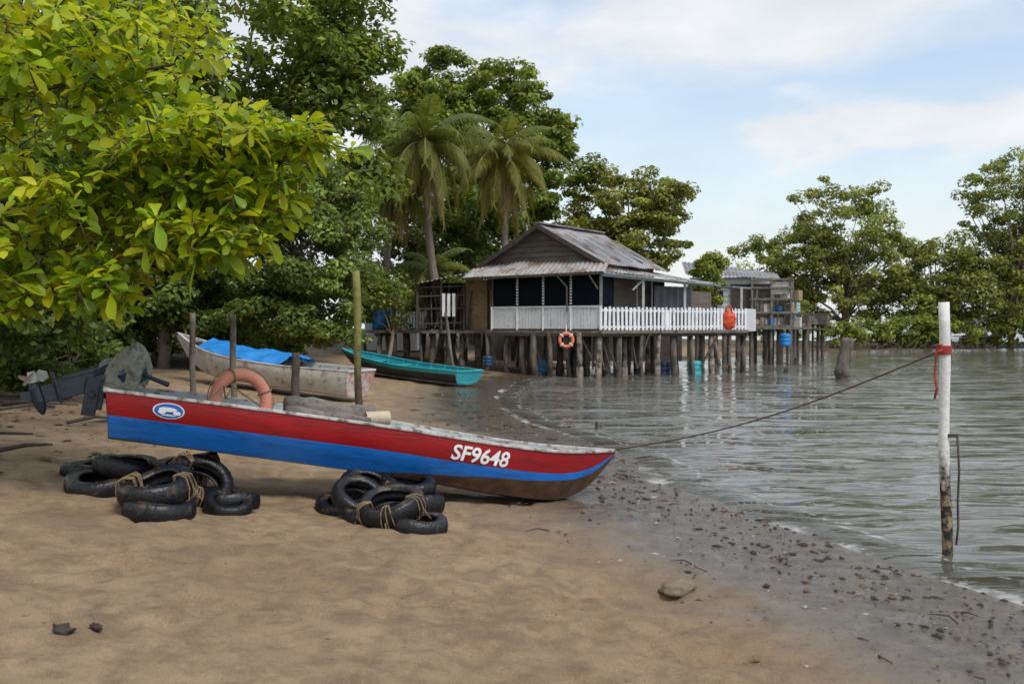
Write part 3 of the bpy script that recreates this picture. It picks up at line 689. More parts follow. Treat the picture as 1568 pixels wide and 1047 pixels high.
def frame(p, q, zk, pitch):
    y = math.atan2(q[1]-p[1], q[0]-p[0])
    return Matrix.Translation((p[0], p[1], zk)) @ Matrix.Rotation(y, 4, 'Z') @ Matrix.Rotation(rad(pitch), 4, 'Y')
H2 = Hull(5.5, [(0,.52),(1.4,.66),(2.8,.70),(4.0,.56),(4.9,.28),(5.5,.012)],
          [(0,.62),(2,.56),(4,.64),(5.5,.94)], [(0,.0),(3,0),(4.1,.05),(4.9,.3),(5.5,.8)], r=((0,.3),(6,.3)), bl=((0,.97),(5.5,.97)))
B2 = boat('old_wooden_boat', frame((-3.5, 22.4), (-8.1, 24.7), .27, -5.2), H2, [M_oldw, M_oldw, M_anti, M_int, M_wood, M_oldr, M_oldw], (1,2.2,3.4,4.4))
tp = MB()
n = 40
for i in range(n+1):
    x = 1.7+2.7*i/n
    for j in range(17):
        w = cr(H2.b, x); v = -1+j/8; tp.v.append((x, v*w*.98, cr(H2.sh, x)+.03+.20*(1-v*v)+.10*noise.noise((x*2.2, v*2, 1))-.06*abs(noise.noise((x*5, v*4, 2)))))
for i in range(n):
    for j in range(16): tp.f.append([i*17+j, (i+1)*17+j, (i+1)*17+j+1, i*17+j+1]); tp.m.append(0)
tp.build('blue_tarpaulin', M_blue, B2, local=True, smooth=True)
H3 = Hull(6.2, [(0,.55),(2,.72),(4,.62),(5.4,.3),(6.2,.012)], [(0,.42),(3,.40),(6.2,.62)], [(0,0),(4.4,0),(5.4,.15),(6.2,.55)], r=((0,.28),(6.2,.28)), bl=((0,.4),(6.2,.4)))
boat('teal_dinghy', frame((-1.35, 29.8), (-6.0, 34.2), .12, -3.4), H3, [M_teal, M_blk, M_blk, M_teal, M_teal, M_teal, M_teal], (1,2.2,3.4,4.4), .09)

# ------------------------------------------------------------------ tyres
TP = [(.185,-.070),(.22,-.090),(.275,-.092),(.303,-.072),(.315,-.03),(.317,.0),(.315,.03),(.303,.072),(.275,.092),(.22,.090),(.185,.070),(.19,.056),(.25,.07),(.29,.05),(.296,0),(.29,-.05),(.25,-.07),(.19,-.056)]
def tyre(x, y, dz, sc=1, tx=0, ty=0, rope=False):
    z = gz(x, y)+dz
    M = Matrix.Translation((x, y, z)) @ Matrix.Rotation(rad(tx), 4, 'X') @ Matrix.Rotation(rad(ty), 4, 'Y') @ Matrix.Rotation(R.random()*6, 4, 'Z') @ Matrix.Scale(sc, 4)
    e = empty('old_tyre', M)
    mb = MB()
    sq = R.uniform(.9, 1.0)
    def tread(i, j, r, z):
        if 3 <= j <= 7 and (i+j) % 3 == 0: r -= .014
        if 1 <= j <= 2 or 8 <= j <= 9:
            if (i % 7) == 0: z *= .95
        th = i*2*math.pi/84
        return r*(1-(1-sq)*math.cos(th)**2), z+.018*math.sin(th*2+x*9)
    mb.lathe(TP, 84, Matrix.Identity(4), fn=tread); mb.build('casing', M_rubber, e, local=True, smooth=True)
    if rope:
        rb = MB()
        for a in [R.random()*6 for _ in range(3)]:
            for k in range(3):
                a2 = a+.05*k; pr = [(.17,0),(.18,.1),(.25,.112),(.31,.09),(.328,0),(.31,-.09),(.25,-.112),(.18,-.1),(.17,0)]
                rb.tube([(r*math.cos(a2+.03*i*(k-1)), r*math.sin(a2+.03*i*(k-1)), z) for i, (r, z) in enumerate(pr)], .006, 5)
            rb.tube([(.33*math.cos(a),.33*math.sin(a),0),(.36*math.cos(a),.36*math.sin(a),-.05),(.37*math.cos(a+.1),.37*math.sin(a+.1),-.13)], .006, 5)
        rb.build('rope_lashing', M_rope, e, local=True)
for a in [(-2.86,8.05,.05,1.0,2,3),(-2.92,8.15,.20,1.02,11,-7,True),(-3.72,9.0,.05,1.0,3,2),(-3.55,9.15,.21,1,-5,8),(-2.75,8.75,.19,.94,28,34,True),(-2.5,8.75,.05,.9,-3,4),(-4.1,9.7,.06,1),(-3.2,9.35,.06,1),(-3.05,9.3,.22,1,6,-9,True),(-2.42,8.45,.05,.7,8,14),
          (-1.5,8.95,.05,.86,4,-3),(-1.33,9.2,.19,.88,12,17,True),(-1.02,8.42,.17,.92,17,-10,True),(-.80,8.35,.03,.84,-2,3),(-1.2,8.6,.05,.9),(-.93,9.35,.06,.95),(-1.0,9.45,.21,.9,6,8),(-1.35,8.75,.16,.8,28,26)]:
    tyre(*a)

# ------------------------------------------------------------------ posts and ropes
def post(name, x, y, top, r, mat, lean=(0,0), zb=None, rough=.1, seg=12):
    zb = gz(x, y)-.3 if zb is None else zb
    e = empty(name, (x, y, zb)); mb = MB(); n = 14
    mb.tube([(x+lean[0]*t+.01*math.sin(t*9), y+lean[1]*t, zb+(top-zb)*t) for t in ls(0,1,n)], [r*(1+rough*noise.noise((x, y, i*.9))) for i in range(n)], seg)
    mb.build('pole', mat, e, smooth=True); return e
def split_mat(name, lowc, lowc2, hic, hic2, z0, z1):
    m, t, out = nt(name); tc = N(t, 'ShaderNodeTexCoord'); sp = N(t, 'ShaderNodeSeparateXYZ'); L(t, tc.outputs['Object'], sp.inputs[0])
    n = N(t, 'ShaderNodeTexNoise', Scale=14.0, Detail=8.0, Roughness=.7); L(t, tc.outputs['Object'], n.inputs[0])
    ma = math_(t, 'MULTIPLY_ADD', n.outputs[0], .9, sp.outputs[2])
    mr = maprange(t, ma, z0+.45, z1+.45)
    lo = mixc(t, ramp(t, n.outputs[0], .45, .55), lowc, lowc2); hi = mixc(t, ramp(t, n.outputs[0], .4, .65), hic, hic2)
    p = N(t, 'ShaderNodeBsdfPrincipled', Roughness=.7); L(t, mixc(t, mr, lo, hi), p.inputs['Base Color'])
    b = N(t, 'ShaderNodeBump', Strength=.8, Distance=.02); L(t, n.outputs[0], b.inputs['Height']); L(t, b.outputs[0], p.inputs['Normal'])
    L(t, p.outputs[0], out.inputs[0]); return m
M_green = split_mat('mossy_pole', (.05,.035,.022), (.09,.06,.035), (.17,.17,.04), (.24,.23,.07), 1.2, 1.8)
M_wpole = split_mat('white_mooring_pole', (.015,.013,.01), (.3,.22,.13), (.66,.65,.62), (.78,.77,.75), .55, .9)
post('wooden_pole', -1.72, 11.4, 2.52, .042, M_green, (-.07,0))
post('wooden_pole', -6.55, 20.4, 2.15, .058, M_pile)
post('wooden_pole', -5.65, 20.2, 2.12, .062, M_pile, (-.02,0))
post('wooden_pole', -4.35, 20, 1.35, .08, M_woodd)
post('wooden_pole', -1.75, 31.5, 2.3, .05, M_pile, (-.4,.6))
post('mooring_pole', 3.60, 8.2, 2.09, .043, M_wpole, (-.05,0), -.4, .05)
post('broken_pile', 11.5, 35, 1.45, .22, M_pile, (.3,0), -.5, .4)
post('broken_pile', 1.55, 18.3, .13, .03, M_woodd, (0,0), -.3)
post('broken_pile', 13.6, 48, .35, .07, M_woodd, (.1,0), -.3)
post('broken_pile', 10.8, 39.5, .2, .09, M_woodd, (.1,0), -.3)
def rope(name, pts, r, mat):
    e = empty(name, pts[0]); mb = MB(); mb.tube(pts, r, 6); mb.build('strand', mat, e, smooth=True)
bow = MM @ Vector((5.12, 0, .545)); pt = Vector((3.56, 8.2, 1.70))
rope('mooring_rope', [bow.lerp(pt, t)+Vector((0,0,-.13*math.sin(t*math.pi))) for t in ls(0,1,30)], .007, M_roped)
kn = []
for i in range(60): kn.append((3.56+.052*math.cos(i*.6), 8.2+.052*math.sin(i*.6), 1.66+.0013*i))
rope('rope_knot', kn, .010, M_roper)
rope('rope_tail', [(3.52,8.14,1.70),(3.46,8.12,1.68),(3.45,8.12,1.5),(3.46,8.1,1.38),(3.45,8.12,1.3)], .010, M_roper)
rope('rope_loop', [(3.62+.052*math.cos(i*.5), 8.2+.052*math.sin(i*.5), .98+.001*i) for i in range(26)]+[(3.655,8.15,.95),(3.665,8.14,.7),(3.655,8.14,.45),(3.66,8.14,.25),(3.645,8.14,.1)], .009, M_woodd)

# ------------------------------------------------------------------ stilt house
HE = empty('stilt_house', (1.15, 38, 0))
bv = Vector((.822, -.569, 0)); av = Vector((.569, .822, 0)); HO = Vector((1.15, 38, 0))
def HP(u, v, z): return HO+bv*u+av*v+Vector((0,0,z))
deck = 1.72
g = MB()
for i in range(12):
    z0 = 3.3+i*.2; z1 = z0+.2
    def hw(z): return 2.6 if z < 4.25 else max(.02, 2.6*(5.66-z)/1.41)
    g.add([HP(-hw(z0), -.04, z0), HP(hw(z0), -.04, z0), HP(hw(z1), 0, z1), HP(-hw(z1), 0, z1)], [(0,1,2,3)])
for sgn in (-1, 1):
    for i in range(12): 
        z0 = deck+i*.21; g.add([HP(sgn*2.6, 0, z0), HP(sgn*2.6, 4.2, z0), HP(sgn*2.58, 4.2, z0+.21), HP(sgn*2.58, 0, z0+.21)], [(0,1,2,3)])
g.add([HP(-2.6,4.2,deck), HP(2.6,4.2,deck), HP(2.6,4.2,4.25), HP(0,4.2,5.66), HP(-2.6,4.2,4.25)], [(0,1,2,3,4)])
g.build('siding_walls', M_plank, HE)
rf = MB()
rf.corr(HP(0,-.35,5.72), HP(0,4.6,5.72), HP(3.0,4.6,4.1), HP(3.0,-.35,4.1), mi=0)
rf.corr(HP(0,-.35,5.72), HP(0,4.6,5.72), HP(-3.0,4.6,4.1), HP(-3.0,-.35,4.1), mi=0)
rf.beam(HP(0,-.38,5.77), HP(0,4.62,5.77), .3, .05)
for i in range(5):
    v = .2+i*.9; rf.beam(HP(.9+.3*(i%2),v,5.34-.16*(i%2)), HP(2.7,v+.2,4.34), .10, .035)
rf.build('tin_roof', M_tin, HE, smooth=False)
sk = MB(); sk.corr(HP(-3.0,-.05,4.32), HP(3.0,-.05,4.32), HP(3.35,-1.15,3.80), HP(-3.1,-1.15,3.72))
sk.build('porch_roof', M_tinl, HE)
tr = MB()
for s in (-1, 1): tr.beam(HP(0,-.38,5.66), HP(s*3.0,-.38,4.04), .04, .16)
tr.beam(HP(-3,-1.12,3.70), HP(3.3,-1.12,3.76), .06, .1)
tr.beam(HP(-2.7,-.06,3.35+.9), HP(2.7,-.06,3.35+.9), .05, .1)
for u in (-2.1, 3.05): tr.beam(HP(u,-.8,deck-.08), HP(u,4.5,deck-.08), .1, .2)
tr.build('roof_and_deck_trim', M_woodd, HE)
C1 = HP(3.0,-.75,0); D1 = Vector((9.5, 40.5, 0)); 
fl = MB()
def slab(pts, z, th, mi=0):
    n = len(pts); vs = [(p[0], p[1], z) for p in pts]+[(p[0], p[1], z-th) for p in pts]
    fl.add(vs, [list(range(n)), list(range(n, 2*n))[::-1]]+[(i, n+i, n+(i+1) % n, (i+1) % n) for i in range(n)], mi)
slab([HP(-2.1,-.85,0), HP(3.08,-.85,0), D1+Vector((.1,-.1,0)), Vector((8.3,43.8,0)), HP(3.0,5,0), HP(-2.4,5,0)], deck, .12)
slab([(-6.4,41.2),(-4.6,41.0),(-3.6,39.6),(-1.1,39.4),(-.6,43),(-6.2,43.5)], deck-.02, .12)
fl.build('deck', M_wood, HE)
sc = MB(); v0 = -.75; us = [-1.8,-.62,.55,1.75,3.0]
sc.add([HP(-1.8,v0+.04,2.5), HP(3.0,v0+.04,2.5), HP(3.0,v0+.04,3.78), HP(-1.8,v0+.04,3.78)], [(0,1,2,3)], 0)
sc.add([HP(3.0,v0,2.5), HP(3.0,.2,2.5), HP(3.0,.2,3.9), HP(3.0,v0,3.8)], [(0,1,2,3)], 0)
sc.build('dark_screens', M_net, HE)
RB = Matrix.Rotation(math.atan2(bv.y, bv.x), 3, 'Z')
wp = MB()
nb = 34
for i in range(nb):
    u0 = -1.8+4.8*i/nb; u1 = u0+4.8/nb-.012
    z1 = 2.56+.02*R.uniform(-1,1); p = HP((u0+u1)/2, v0, (deck+.05+z1)/2)
    wp.box(p, (u1-u0, .025, z1-deck-.05), RB)
wp.beam(HP(-1.85,v0-.03,2.58), HP(3.05,v0-.03,2.58), .05, .06)
for u in us: wp.beam(HP(u,v0-.04,deck), HP(u,v0-.04,2.56), .06,.06)
wp.build('white_boards', M_white, HE)
dp = MB()
for u in us[1:4]:
    for k in range(10): dp.box(HP(u, v0-.03, 2.70+k*.11), (.075,.03,.065), RB)
dp.build('screen_battens', M_white, HE)
pw = MB()
for u in us: pw.beam(HP(u,v0+.02,2.5), HP(u,v0+.02,3.8), .035, .035)
pw.beam(HP(1.6,v0-.06,3.3), HP(1.35,-1.1,3.7), .05,.05); pw.beam(HP(1.6,v0-.06,2.4), HP(1.6,v0-.06,3.3), .06,.06)
pw.beam(HP(2.9,v0-.06,3.2), HP(2.7,-1.1,3.7), .05,.05)
pw.build('screen_posts', M_wood, HE)
rl = MB(); dirv = (D1-C1); Lr = dirv.length; du = dirv.normalized(); Mr = Matrix.Rotation(math.atan2(du.y, du.x), 3, 'Z')
nr = 38
for i in range(nr+1):
    p = C1+du*(Lr*i/nr); h = .93+R.uniform(-.03,.03)
    rl.box((p.x, p.y, deck-.08+h/2), (.115+R.uniform(-.02,.02), .025, h), Mr @ Matrix.Rotation(R.uniform(-.03,.03), 3, 'Y'))
off = Vector((du.y, -du.x, 0))*-.04
for z in (deck+.12, deck+.72): rl.beam(C1+off+Vector((0,0,z)), D1+off+Vector((0,0,z)), .04, .08)
E2 = Vector((10.6, 43.2, 0)); d2 = (E2-D1).normalized(); M2 = Matrix.Rotation(math.atan2(d2.y, d2.x), 3, 'Z')
for i in range(14):
    p = D1+d2*(.05+.2*i); rl.box((p.x, p.y, deck+.4), (.11,.025,.93), M2)
rl.build('white_railing', M_white, HE)
ph = MB()
for t in (.0, .268, .55, .97):
    p = C1+dirv*t; ph.beam(p+Vector((0,.08,deck-.1)), p+Vector((0,.08,3.72-.28*t)), .09, .09, 0)
ph.beam(C1+Vector((0,.05,3.72)), C1+dirv*.75+Vector((0,.05,3.46)), .08, .1, 0)
for t in (.1,.2,.35,.45): ph.beam(C1+dirv*t+Vector((-.6,.8,deck)), C1+dirv*t+Vector((-.6,.8,3.7)), .05,.05,0)
ph.beam(C1+dirv*.2+Vector((0,.1,3.2)), C1+dirv*.268+Vector((0,.1,3.6)), .05, .05, 0)
ph.build('porch_posts', nmat('pale_posts', (.3,.32,.32), (.5,.52,.52), 5, .7, .3, 15), HE)
aw = MB(); aw.corr(C1+Vector((-.1,-.2,3.82)), C1+dirv*.78+Vector((.1,-.2,3.50)), Vector((6.6,42.2,3.98)), HP(2.75,.6,4.12), .02, .2)
aw.build('porch_awning', M_tinl, HE)
be = MB(); be.beam(C1+Vector((-.1,-.22,3.78)), C1+dirv*.78+Vector((.1,-.22,3.46)), .03, .05)
be.beam(Vector((8.6,40.4,3.45)), Vector((9.6,41.4,3.42)), .8, .05); be.build('blue_edge_sheet', nmat('faded_blue_sheet', (.16,.24,.30), (.30,.36,.38), 3, .6, spots=(.2,.16,.13)), HE)
cw = MB()
def wallq(m, p, q, z0, z1, mi=0): m.add([(p[0],p[1],z0),(q[0],q[1],z0),(q[0],q[1],z1),(p[0],p[1],z1)], [(0,1,2,3)], mi)
wallq(cw, (4.0,38.6), (6.2,40.5), deck, 3.75, 0)
wallq(cw, (6.4,40.3), (8.4,42.0), deck, 3.3, 1)
b = len(cw.v); nn = 40
for i in range(nn+1):
    t = i/nn; x = 5.6+1.7*t; y = 39.2+1.35*t; o = .06*math.sin(t*34)
    cw.v += [(x+o, y-o, 2.45), (x+o*.5, y-o*.5, 3.45)]
for i in range(nn): cw.f.append([b+2*i, b+2*i+2, b+2*i+3, b+2*i+1]); cw.m.append(2)
cw.build('porch_back_wall', [M_woodd, M_plank, M_grey], HE)
lt = MB(); lt.corr((-3.8,39.2,3.52), (-1.0,39.0,4.05), (-.9,42.5,4.25), (-3.9,43,3.75)); lt.build('lean_to_roof', M_tin, HE)
lw = MB()
wallq(lw, (-1.85,39.9), (-.72,39.55), deck, 3.7, 0)
wallq(lw, (-3.7,42.6), (-1.2,42.3), deck, 3.7, 1)
lw.build('lean_to_walls', [M_tan, M_woodd], HE)
lj = MB()
for i in range(60):
    x = -3.75+R.random()*2.1; y = 39.5+R.random()*1.8; z0 = R.uniform(.9, 1.9); z1 = R.uniform(2.5, 3.6)
    lj.beam((x, y, z0), (x+R.uniform(-.3,.3), y+.1, z1), R.uniform(.04,.13), .04, R.choice([0,0,1]))
for z in (2.0,2.5,3.05,3.45): lj.beam((-3.75,39.45,z+R.uniform(-.08,.08)), (-1.8,39.4,z+R.uniform(-.1,.1)), .06,.05)
for x in (-3.75,-2.8,-1.9): lj.beam((x,39.45,deck), (x,39.45,3.6), .08,.08)
lj.build('stacked_timber', [M_woodd, M_wood], HE)
wf = MB()
for i in range(11): wf.box((-4.75+i*.12, 41.0-.0*i, 2.12), (.085,.025,.7))
wf.beam((-4.8,41.03,2.3), (-3.5,41.03,2.3), .04,.06)
for i in range(3): wf.box((-2.7+i*.2, 39.35, 2.7), (.12,.03,.9))
wf.build('white_picket_panel', M_white, HE)
pl = MB(); bm = MB()
spots = []
for t in ls(0,1,9): p = C1+dirv*t; spots += [(p.x, p.y+.05)]
for t in ls(.1,.9,6): p = C1+dirv*t+Vector((-1.1,1.6,0)); spots += [(p.x, p.y)]
for u in ls(-2.0,2.9,8):
    for v in (-.75, 1.2, 3.2): q = HP(u, v, 0); spots.append((q.x, q.y))
for x in ls(-6.2,-1.3,9):
    for y in (40.0 if x > -4 else 41.3, 42.6): spots.append((x, y))
for (x, y) in spots:
    x += R.uniform(-.16,.16); y += R.uniform(-.1,.1); r = R.uniform(.06,.14); zb = gz(x, y)-.3
    k = 1 if R.random() < .35 else 0
    pl.tube([(x+R.uniform(-.12,.12), y, zb), (x, y, (zb+deck)/2), (x+R.uniform(-.06,.06), y, deck-.1)], [r*1.15, r, r*.95], 9, k)
    if k: pl.tube([(x, y, zb), (x, y, max(zb+.35,.1)+R.uniform(.2,.6))], [r*1.4, r*1.3], 9, 1)
for t in ls(.02,.98,8):
    p = C1+dirv*t; bm.beam(p+Vector((0,0,deck-.18)), p+Vector((-1.6,2.2,deck-.18)), .1,.14)
bm.beam(C1+Vector((0,.02,deck-.16)), D1+Vector((0,.02,deck-.16)), .1,.12)
bm.beam(HP(-2.1,-.8,deck-.16), HP(3.05,-.8,deck-.16), .1,.12)
for i in range(16):
    t = R.random(); p = C1+dirv*t if i % 2 else HP(-2+5*t,-.7,0); bm.beam(p+Vector((0,0,.3)), p+Vector((R.uniform(-.8,.8),.3,1.6)), .06,.06)
wallq(bm, (-1.6,44.5), (7.6,44.5), .3, 1.7)  # added wall behind the piles, keeps the space under the deck dark
pl.build('piles', [M_pile, M_pileg], HE, smooth=True); bm.build('under_deck_beams_and_dark_wall', M_woodd, HE)
def ring_obj(name, c, Rr, r, mat):
    e = empty(name, c); mb = MB(); M = Matrix.Translation(c) @ Matrix.Rotation(rad(90), 4, 'X')
    mb.lathe(torus_prof(Rr, r), 32, M); mb.build('ring', mat, e, smooth=True)
    m2 = MB()
    for k in range(4): a = k*math.pi/2+.8; m2.lathe(torus_prof(.075,.02,8), 12, M @ Matrix.Translation((Rr*math.cos(a), Rr*math.sin(a), 0)) @ Matrix.Rotation(a, 4, 'Z') @ Matrix.Rotation(math.pi/2, 4, 'X'))
    m2.tube([Vector(c)+Vector((0,0,Rr)), Vector(c)+Vector((0,.1,.55))], .015, 5); m2.build('bands', M_wh, e)
ring_obj('hanging_lifebuoy', (1.95, 35.75, 1.37), .235, .06, M_orange)
bgp = C1+dirv*.86+Vector((.03,-.12,0)); e = empty('orange_bag', (bgp.x, bgp.y, 2.1)); mb = MB()
mb.blob((bgp.x, bgp.y, 2.1), (.27,.10,.36), amp=.25, fq=2.6, seed=2, nu=24, nv=18)
mb.tube([(bgp.x-.13,bgp.y,2.35),(bgp.x-.1,bgp.y,2.62),(bgp.x,bgp.y+.03,2.7),(bgp.x+.1,bgp.y,2.6),(bgp.x+.13,bgp.y,2.35)], .03, 6)
mb.build('sack', nmat('bag_orange', (.5,.04,.015), (.68,.09,.03), 4, .5, .6, 8), e, smooth=True)
def barrel(x, y, z, r=.28, h=.85, mat=M_blue, name='plastic_barrel'):
    e = empty(name, (x, y, z)); mb = MB()
    pr = [(0.001,0),(r*.9,0),(r,.05),(r*1.03,h*.3),(r*.98,h*.32),(r*1.03,h*.36),(r*1.03,h*.64),(r*.98,h*.67),(r*1.03,h*.7),(r,h*.95),(r*.88,h),(.001,h)]
    mb.lathe(pr, 20, Matrix.Translation((x, y, z)), closed=False); mb.build('shell', mat, e, smooth=True)
for b_ in [(-5.6,41.7,deck),(-4.95,41.8,deck),(-5.2,42.4,deck),(-4.1,41.6,deck,.2,.6),(5.9,38.6,-.1,.25,.6,M_dblue),(-.9,37.4,.35,.2,.4,M_dblue),(7.2,39.2,-.1,.25,.6,M_teal),(1.1,38.2,.1,.2,.5)]: barrel(*b_)
SE = empty('small_shed', (-6.0, 47, 0)); sb = MB()
zz = gz(-6, 47)
sb.box((-5.6,47,zz+1.0), (2.4,2,2.0), mi=0); sb.corr((-7,45.8,zz+2.1),(-4.2,45.8,zz+2.1),(-4.2,48.2,zz+2.9),(-7,48.2,zz+2.9), mi=1)
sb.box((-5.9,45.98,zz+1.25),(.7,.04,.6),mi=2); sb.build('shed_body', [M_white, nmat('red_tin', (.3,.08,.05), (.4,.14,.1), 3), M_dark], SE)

# second house
H2E = empty('neighbour_stilt_house', (11, 50, 0)); hb = MB()
wallq(hb, (9.0,50.5), (11.9,49.6), 1.9, 4.3); wallq(hb, (11.9,49.6), (13.8,52.5), 1.9, 4.2)
for i in range(9): hb.beam((9.0,50.46,2.1+i*.26), (11.9,49.56,2.1+i*.26), .02, .03)
hb.build('white_walls', M_white, H2E)
hr = MB(); hr.corr((8.7,50.0,4.45), (13.2,48.9,4.15), (14.2,53.5,4.7), (9.0,53.0,5.3)); hr.build('tin_roof', M_tin, H2E)
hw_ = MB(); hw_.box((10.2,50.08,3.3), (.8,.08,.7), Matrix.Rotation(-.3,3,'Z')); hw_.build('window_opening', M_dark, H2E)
hs = MB()
fr = [(11.6,48.2),(12.5,48.0),(13.4,47.8),(11.9,49.4),(12.9,49.2),(13.8,49.0)]
for (x, y) in fr: hs.beam((x, y, gz(x,y)-.3), (x, y, 4.2), .1,.1, 0)
for z in (1.85,2.5,3.15,3.7,4.1):
    hs.beam((11.5,48.2,z), (13.5,47.75,z), .09,.1,0); hs.beam((13.4,47.8,z), (13.8,49.0,z), .09,.08,0)
for i in range(16): x = 11.5+R.random()*2.2; hs.beam((x,48.25,1.9), (x+R.uniform(-.3,.3),48.1,R.uniform(2.6,3.9)), .06,.05,0)
hs.box((12.7,48.6,1.75),(3.4,1.6,.1),Matrix.Rotation(-.1,3,'Z'),0)
hs.box((12.9,48.0,3.7),(.9,.05,.6),Matrix.Rotation(-.2,3,'Z'),4)
hs.box((12.2,49.5,2.9),(2.6,.05,2.1),Matrix.Rotation(-.2,3,'Z'),5)
for i in range(20): hs.box((11.8+R.random()*2.1,48.3,2.05+R.choice([0,0,.65,1.3])), (R.uniform(.2,.6),.35,R.uniform(.2,.5)), Matrix.Rotation(R.random(),3,'Z'), R.choice([0,0,1,2,3,4]))
hs.build('storage_rack', [M_wood, M_blue, M_tan, M_grey, M_oldw, M_woodd], H2E, bevel=.01)
h2 = MB()
for x in ls(9.0,14.3,9):
    for y in (48.4,50.5): h2.tube([(x,y,gz(x,y)-.4),(x,y,1.8)], .12, 8)
h2.box((11.7,50.6,1.8),(5.2,2.0,.12),Matrix.Rotation(-.2,3,'Z')); h2.build('piles_and_deck', M_pile, H2E)
barrel(13.9,49.2,2.5,.32,.5,nmat('pale_blue_tank', (.2,.42,.5), (.3,.5,.58), 4),'water_tank')
barrel(13.8,49.3,1.8); barrel(13.0,47.4,.9,.25,.6)
PE = empty('timber_jetty', (16,54,0)); pj = MB()
for i in range(8):
    x = 14.4+i*.38; y = 52+i*.38; pj.tube([(x,y,gz(x,y)-.5),(x+R.uniform(-.08,.08),y,2.2+R.random()*.5)], R.uniform(.06,.11), 7)
for z in (1.75,2.15,2.5): pj.beam((14.2,51.8,z),(17.1,54.7,z+R.uniform(-.1,.1)), .1 if z > 1.9 else 1.2, .09)
for i in range(14): x = 14.6+R.random()*2.4; pj.box((x, x+37.5, 2.0+R.random()*.3), (R.uniform(.2,.7),.5,R.uniform(.2,.6)), mi=R.choice([0,0,1,2]))
pj.build('jetty_frame', [M_woodd, M_dblue, M_wood], PE)

# ------------------------------------------------------------------ beach litter
def scatter(name, n, fpos, smin, smax, cols, flat=.5, pw_=2.2):
    mb = MB(); bases = [(1,0,0),(0,1,0),(-1,0,0),(0,-1,0),(0,0,1),(0,0,-1)]
    fs = [(0,1,4),(1,2,4),(2,3,4),(3,0,4),(1,0,5),(2,1,5),(3,2,5),(0,3,5)]
    for _ in range(n):
        x, y = fpos(); s = smin*(smax/smin)**(R.random()**pw_); a = R.random()*6.3; el = R.uniform(1,2.2)
        z = gz(x, y)+s*.12; vs = []
        for p in bases:
            q = Vector(p)*R.uniform(.5,1.2)*s; q.x *= el; q.z *= flat
            vs.append((x+q.x*math.cos(a)-q.y*math.sin(a), y+q.x*math.sin(a)+q.y*math.cos(a), z+q.z))
        mb.add(vs, fs, R.randrange(len(cols)))
    mb.build(name, cols)
SPn = [p for p in SHORE if 3.5 < p[1] < 34]
def band(lo, hi, y0, y1):
    def f():
        y = y0*(y1/y0)**R.random(); x = float(np.interp(y, [p[1] for p in SPn], [p[0] for p in SPn]))
        x += .25*noise.noise((y*1.3,0,0))
        return x-(lo+(hi-lo)*R.random()**1.2), y
    return f
Mb1 = nmat('wet_bark_bits', (.014,.011,.008), (.04,.03,.02), 20); Mb2 = nmat('shell_bits', (.25,.22,.18), (.42,.38,.33), 20); Mb3 = nmat('brown_leaves', (.08,.04,.02), (.15,.085,.04), 20)
scatter('shoreline_debris', 2400, band(.0,1.2,4,30), .006, .036, [Mb1,Mb1,Mb1,Mb3])
scatter('tideline_debris', 1300, band(.5,2.6,4,30), .005, .030, [Mb1,Mb1,Mb1,Mb3,Mb3,Mb2])
scatter('seaweed_clumps', 70, band(.3,2.2,12,26), .03, .10, [Mb1,Mb1,Mb3], .35, 1.2)
scatter('beach_litter', 240, lambda: (R.uniform(-4.5,2.4), R.uniform(4,20)), .005, .026, [Mb1,Mb3,Mb3,Mb2], .3)
scatter('leaf_litter', 900, lambda: (R.uniform(-11,-4.3), R.uniform(9.5,22)), .02, .07, [Mb1,Mb3,Mb3], .3)
rk = MB(); rk.blob((1.13,6.75,gz(1.13,6.75)+.02), (.125,.09,.06), amp=.3, fq=2, seed=5); rk.build('beach_rock', M_stone, smooth=True)
rk = MB(); rk.blob((-2.2,4.85,gz(-2.2,4.85)+.015), (.05,.035,.03), amp=.6, fq=3, seed=8); rk.blob((-2.08,4.95,gz(-2.1,4.9)+.01), (.03,.02,.02), amp=.6, fq=3, seed=9); rk.build('seaweed_lump', Mb1, smooth=True)
tw = MB()
for i in range(34):
    x, y = band(-.0,2.6,5,22)(); a = R.random()*6; l = R.uniform(.08,.28); z = gz(x,y)+.012
    tw.tube([(x,y,z),(x+.5*l*math.cos(a),y+.5*l*math.sin(a),z+.015),(x+l*math.cos(a+.4),y+l*math.sin(a+.4),z)], [.007,.006,.003], 5)
for i in range(14):
    x = R.uniform(-8,-4.6); y = R.uniform(10,17); a = R.random()*6; l = R.uniform(.5,1.6); z = gz(x,y)+.04
    tw.tube([(x,y,z),(x+.5*l*math.cos(a),y+.5*l*math.sin(a),z+.06),(x+l*math.cos(a+.4),y+l*math.sin(a+.4),z)], [.03,.025,.012], 6)
tw.build('driftwood_twigs', M_woodd)

# ------------------------------------------------------------------ light, sky, camera
az, el = rad(142), rad(54)
sd = Vector((math.sin(az)*math.cos(el), math.cos(az)*math.cos(el), math.sin(el)))
sl = bpy.data.lights.new('sun', 'SUN'); sl.energy = 2.55; sl.angle = rad(18); sl.color = (1, .955, .885)
so = link(bpy.data.objects.new('sun', sl)); so.rotation_euler = sd.to_track_quat('Z', 'Y').to_euler(); so.location = (20,-20,30)
w = bpy.data.worlds.new('World'); scene.world = w; w.use_nodes = True; t = w.node_tree; t.nodes.clear()
out = t.nodes.new('ShaderNodeOutputWorld'); bg = t.nodes.new('ShaderNodeBackground'); bg.inputs[1].default_value = .15
sky = t.nodes.new('ShaderNodeTexSky'); sky.sky_type = 'NISHITA'; sky.sun_disc = False; sky.sun_elevation = el; sky.sun_rotation = az
sky.air_density = 1.3; sky.dust_density = .8; sky.ozone_density = 2.0
tc = t.nodes.new('ShaderNodeTexCoord')
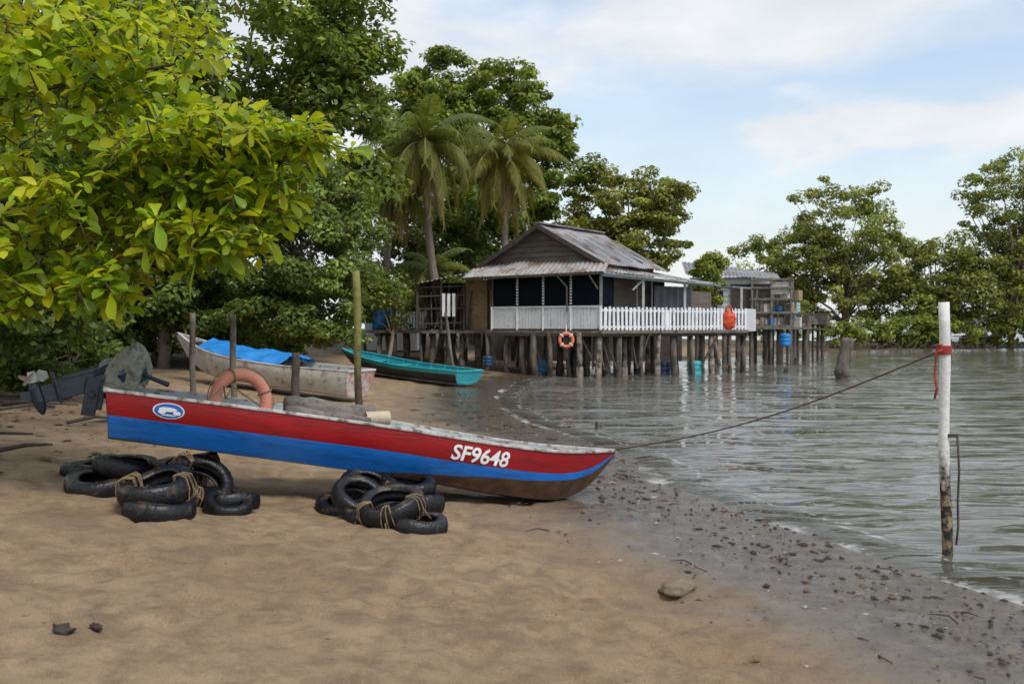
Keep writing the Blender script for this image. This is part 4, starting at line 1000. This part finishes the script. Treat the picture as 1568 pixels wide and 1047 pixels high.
def skn(scale, sc, det, dist, loc=(.3,.2,.1)):
    mp = N(t, 'ShaderNodeMapping', Scale=sc, Location=loc, Rotation=(0, rad(-10), 0)); L(t, tc.outputs['Generated'], mp.inputs[0])
    n = N(t, 'ShaderNodeTexNoise', Scale=scale, Detail=det, Roughness=.55, Distortion=dist); L(t, mp.outputs[0], n.inputs[0]); return n.outputs[0]
n1 = skn(2.4, (1,1,3.0), 9.0, .3); n2 = skn(7.0, (1,1,2.6), 9.0, .2, (1,2,3))
sp = N(t, 'ShaderNodeSeparateXYZ'); L(t, tc.outputs['Generated'], sp.inputs[0]); X_, Z_ = sp.outputs[0], sp.outputs[2]
nn1 = math_(t, 'MULTIPLY_ADD', n1, 3.6, -1.8); nn2 = math_(t, 'MULTIPLY_ADD', n2, 3.4, -1.7)
u = math_(t, 'ABSOLUTE', math_(t, 'SUBTRACT', math_(t, 'MULTIPLY_ADD', X_, -.22, Z_), .26), 0.0)
f1 = math_(t, 'ADD', math_(t, 'MULTIPLY_ADD', u, -11.0, 1.5), nn1)
v_ = math_(t, 'ABSOLUTE', math_(t, 'SUBTRACT', Z_, .19), 0.0)
f2 = math_(t, 'ADD', math_(t, 'MULTIPLY_ADD', v_, -20.0, 1.3), nn2)
f2 = math_(t, 'SUBTRACT', f2, math_(t, 'MAXIMUM', math_(t, 'MULTIPLY_ADD', X_, -8.0, 2.0), 0.0))
f3 = math_(t, 'ADD', math_(t, 'MULTIPLY_ADD', X_, -4.0, 1.0), nn1)
f4 = math_(t, 'ADD', maprange(t, Z_, .36, .6, -1.0, .45), nn1)
hz = maprange(t, Z_, .0, .26, .95, .34)
fac = math_(t, 'MAXIMUM', math_(t, 'MAXIMUM', f1, f2), math_(t, 'MAXIMUM', math_(t, 'MAXIMUM', f3, f4), hz))
fac = maprange(t, fac, 0, 1, 0, .95)
br = mixc(t, 1.0, sky.outputs[0], (1.15,1.2,1.24), 'MULTIPLY')
cc = mixc(t, ramp(t, n2, .35, .65), (5.1,5.4,5.7), (6.1,6.2,6.35))
col = mixc(t, fac, br, cc)
L(t, col, bg.inputs[0]); L(t, bg.outputs[0], out.inputs[0])
cam = bpy.data.cameras.new('camera'); cam.lens = 35; cam.sensor_width = 36; cam.clip_end = 6000; cam.clip_start = .05
cam.dof.use_dof = True; cam.dof.focus_distance = 12; cam.dof.aperture_fstop = 2.8
co = link(bpy.data.objects.new('camera', cam)); co.location = (0, 0, 1.9); co.rotation_euler = (rad(90-.96), 0, 0)
scene.camera = co
scene.view_settings.view_transform = 'Standard'; scene.view_settings.look = 'None'; scene.view_settings.exposure = 0
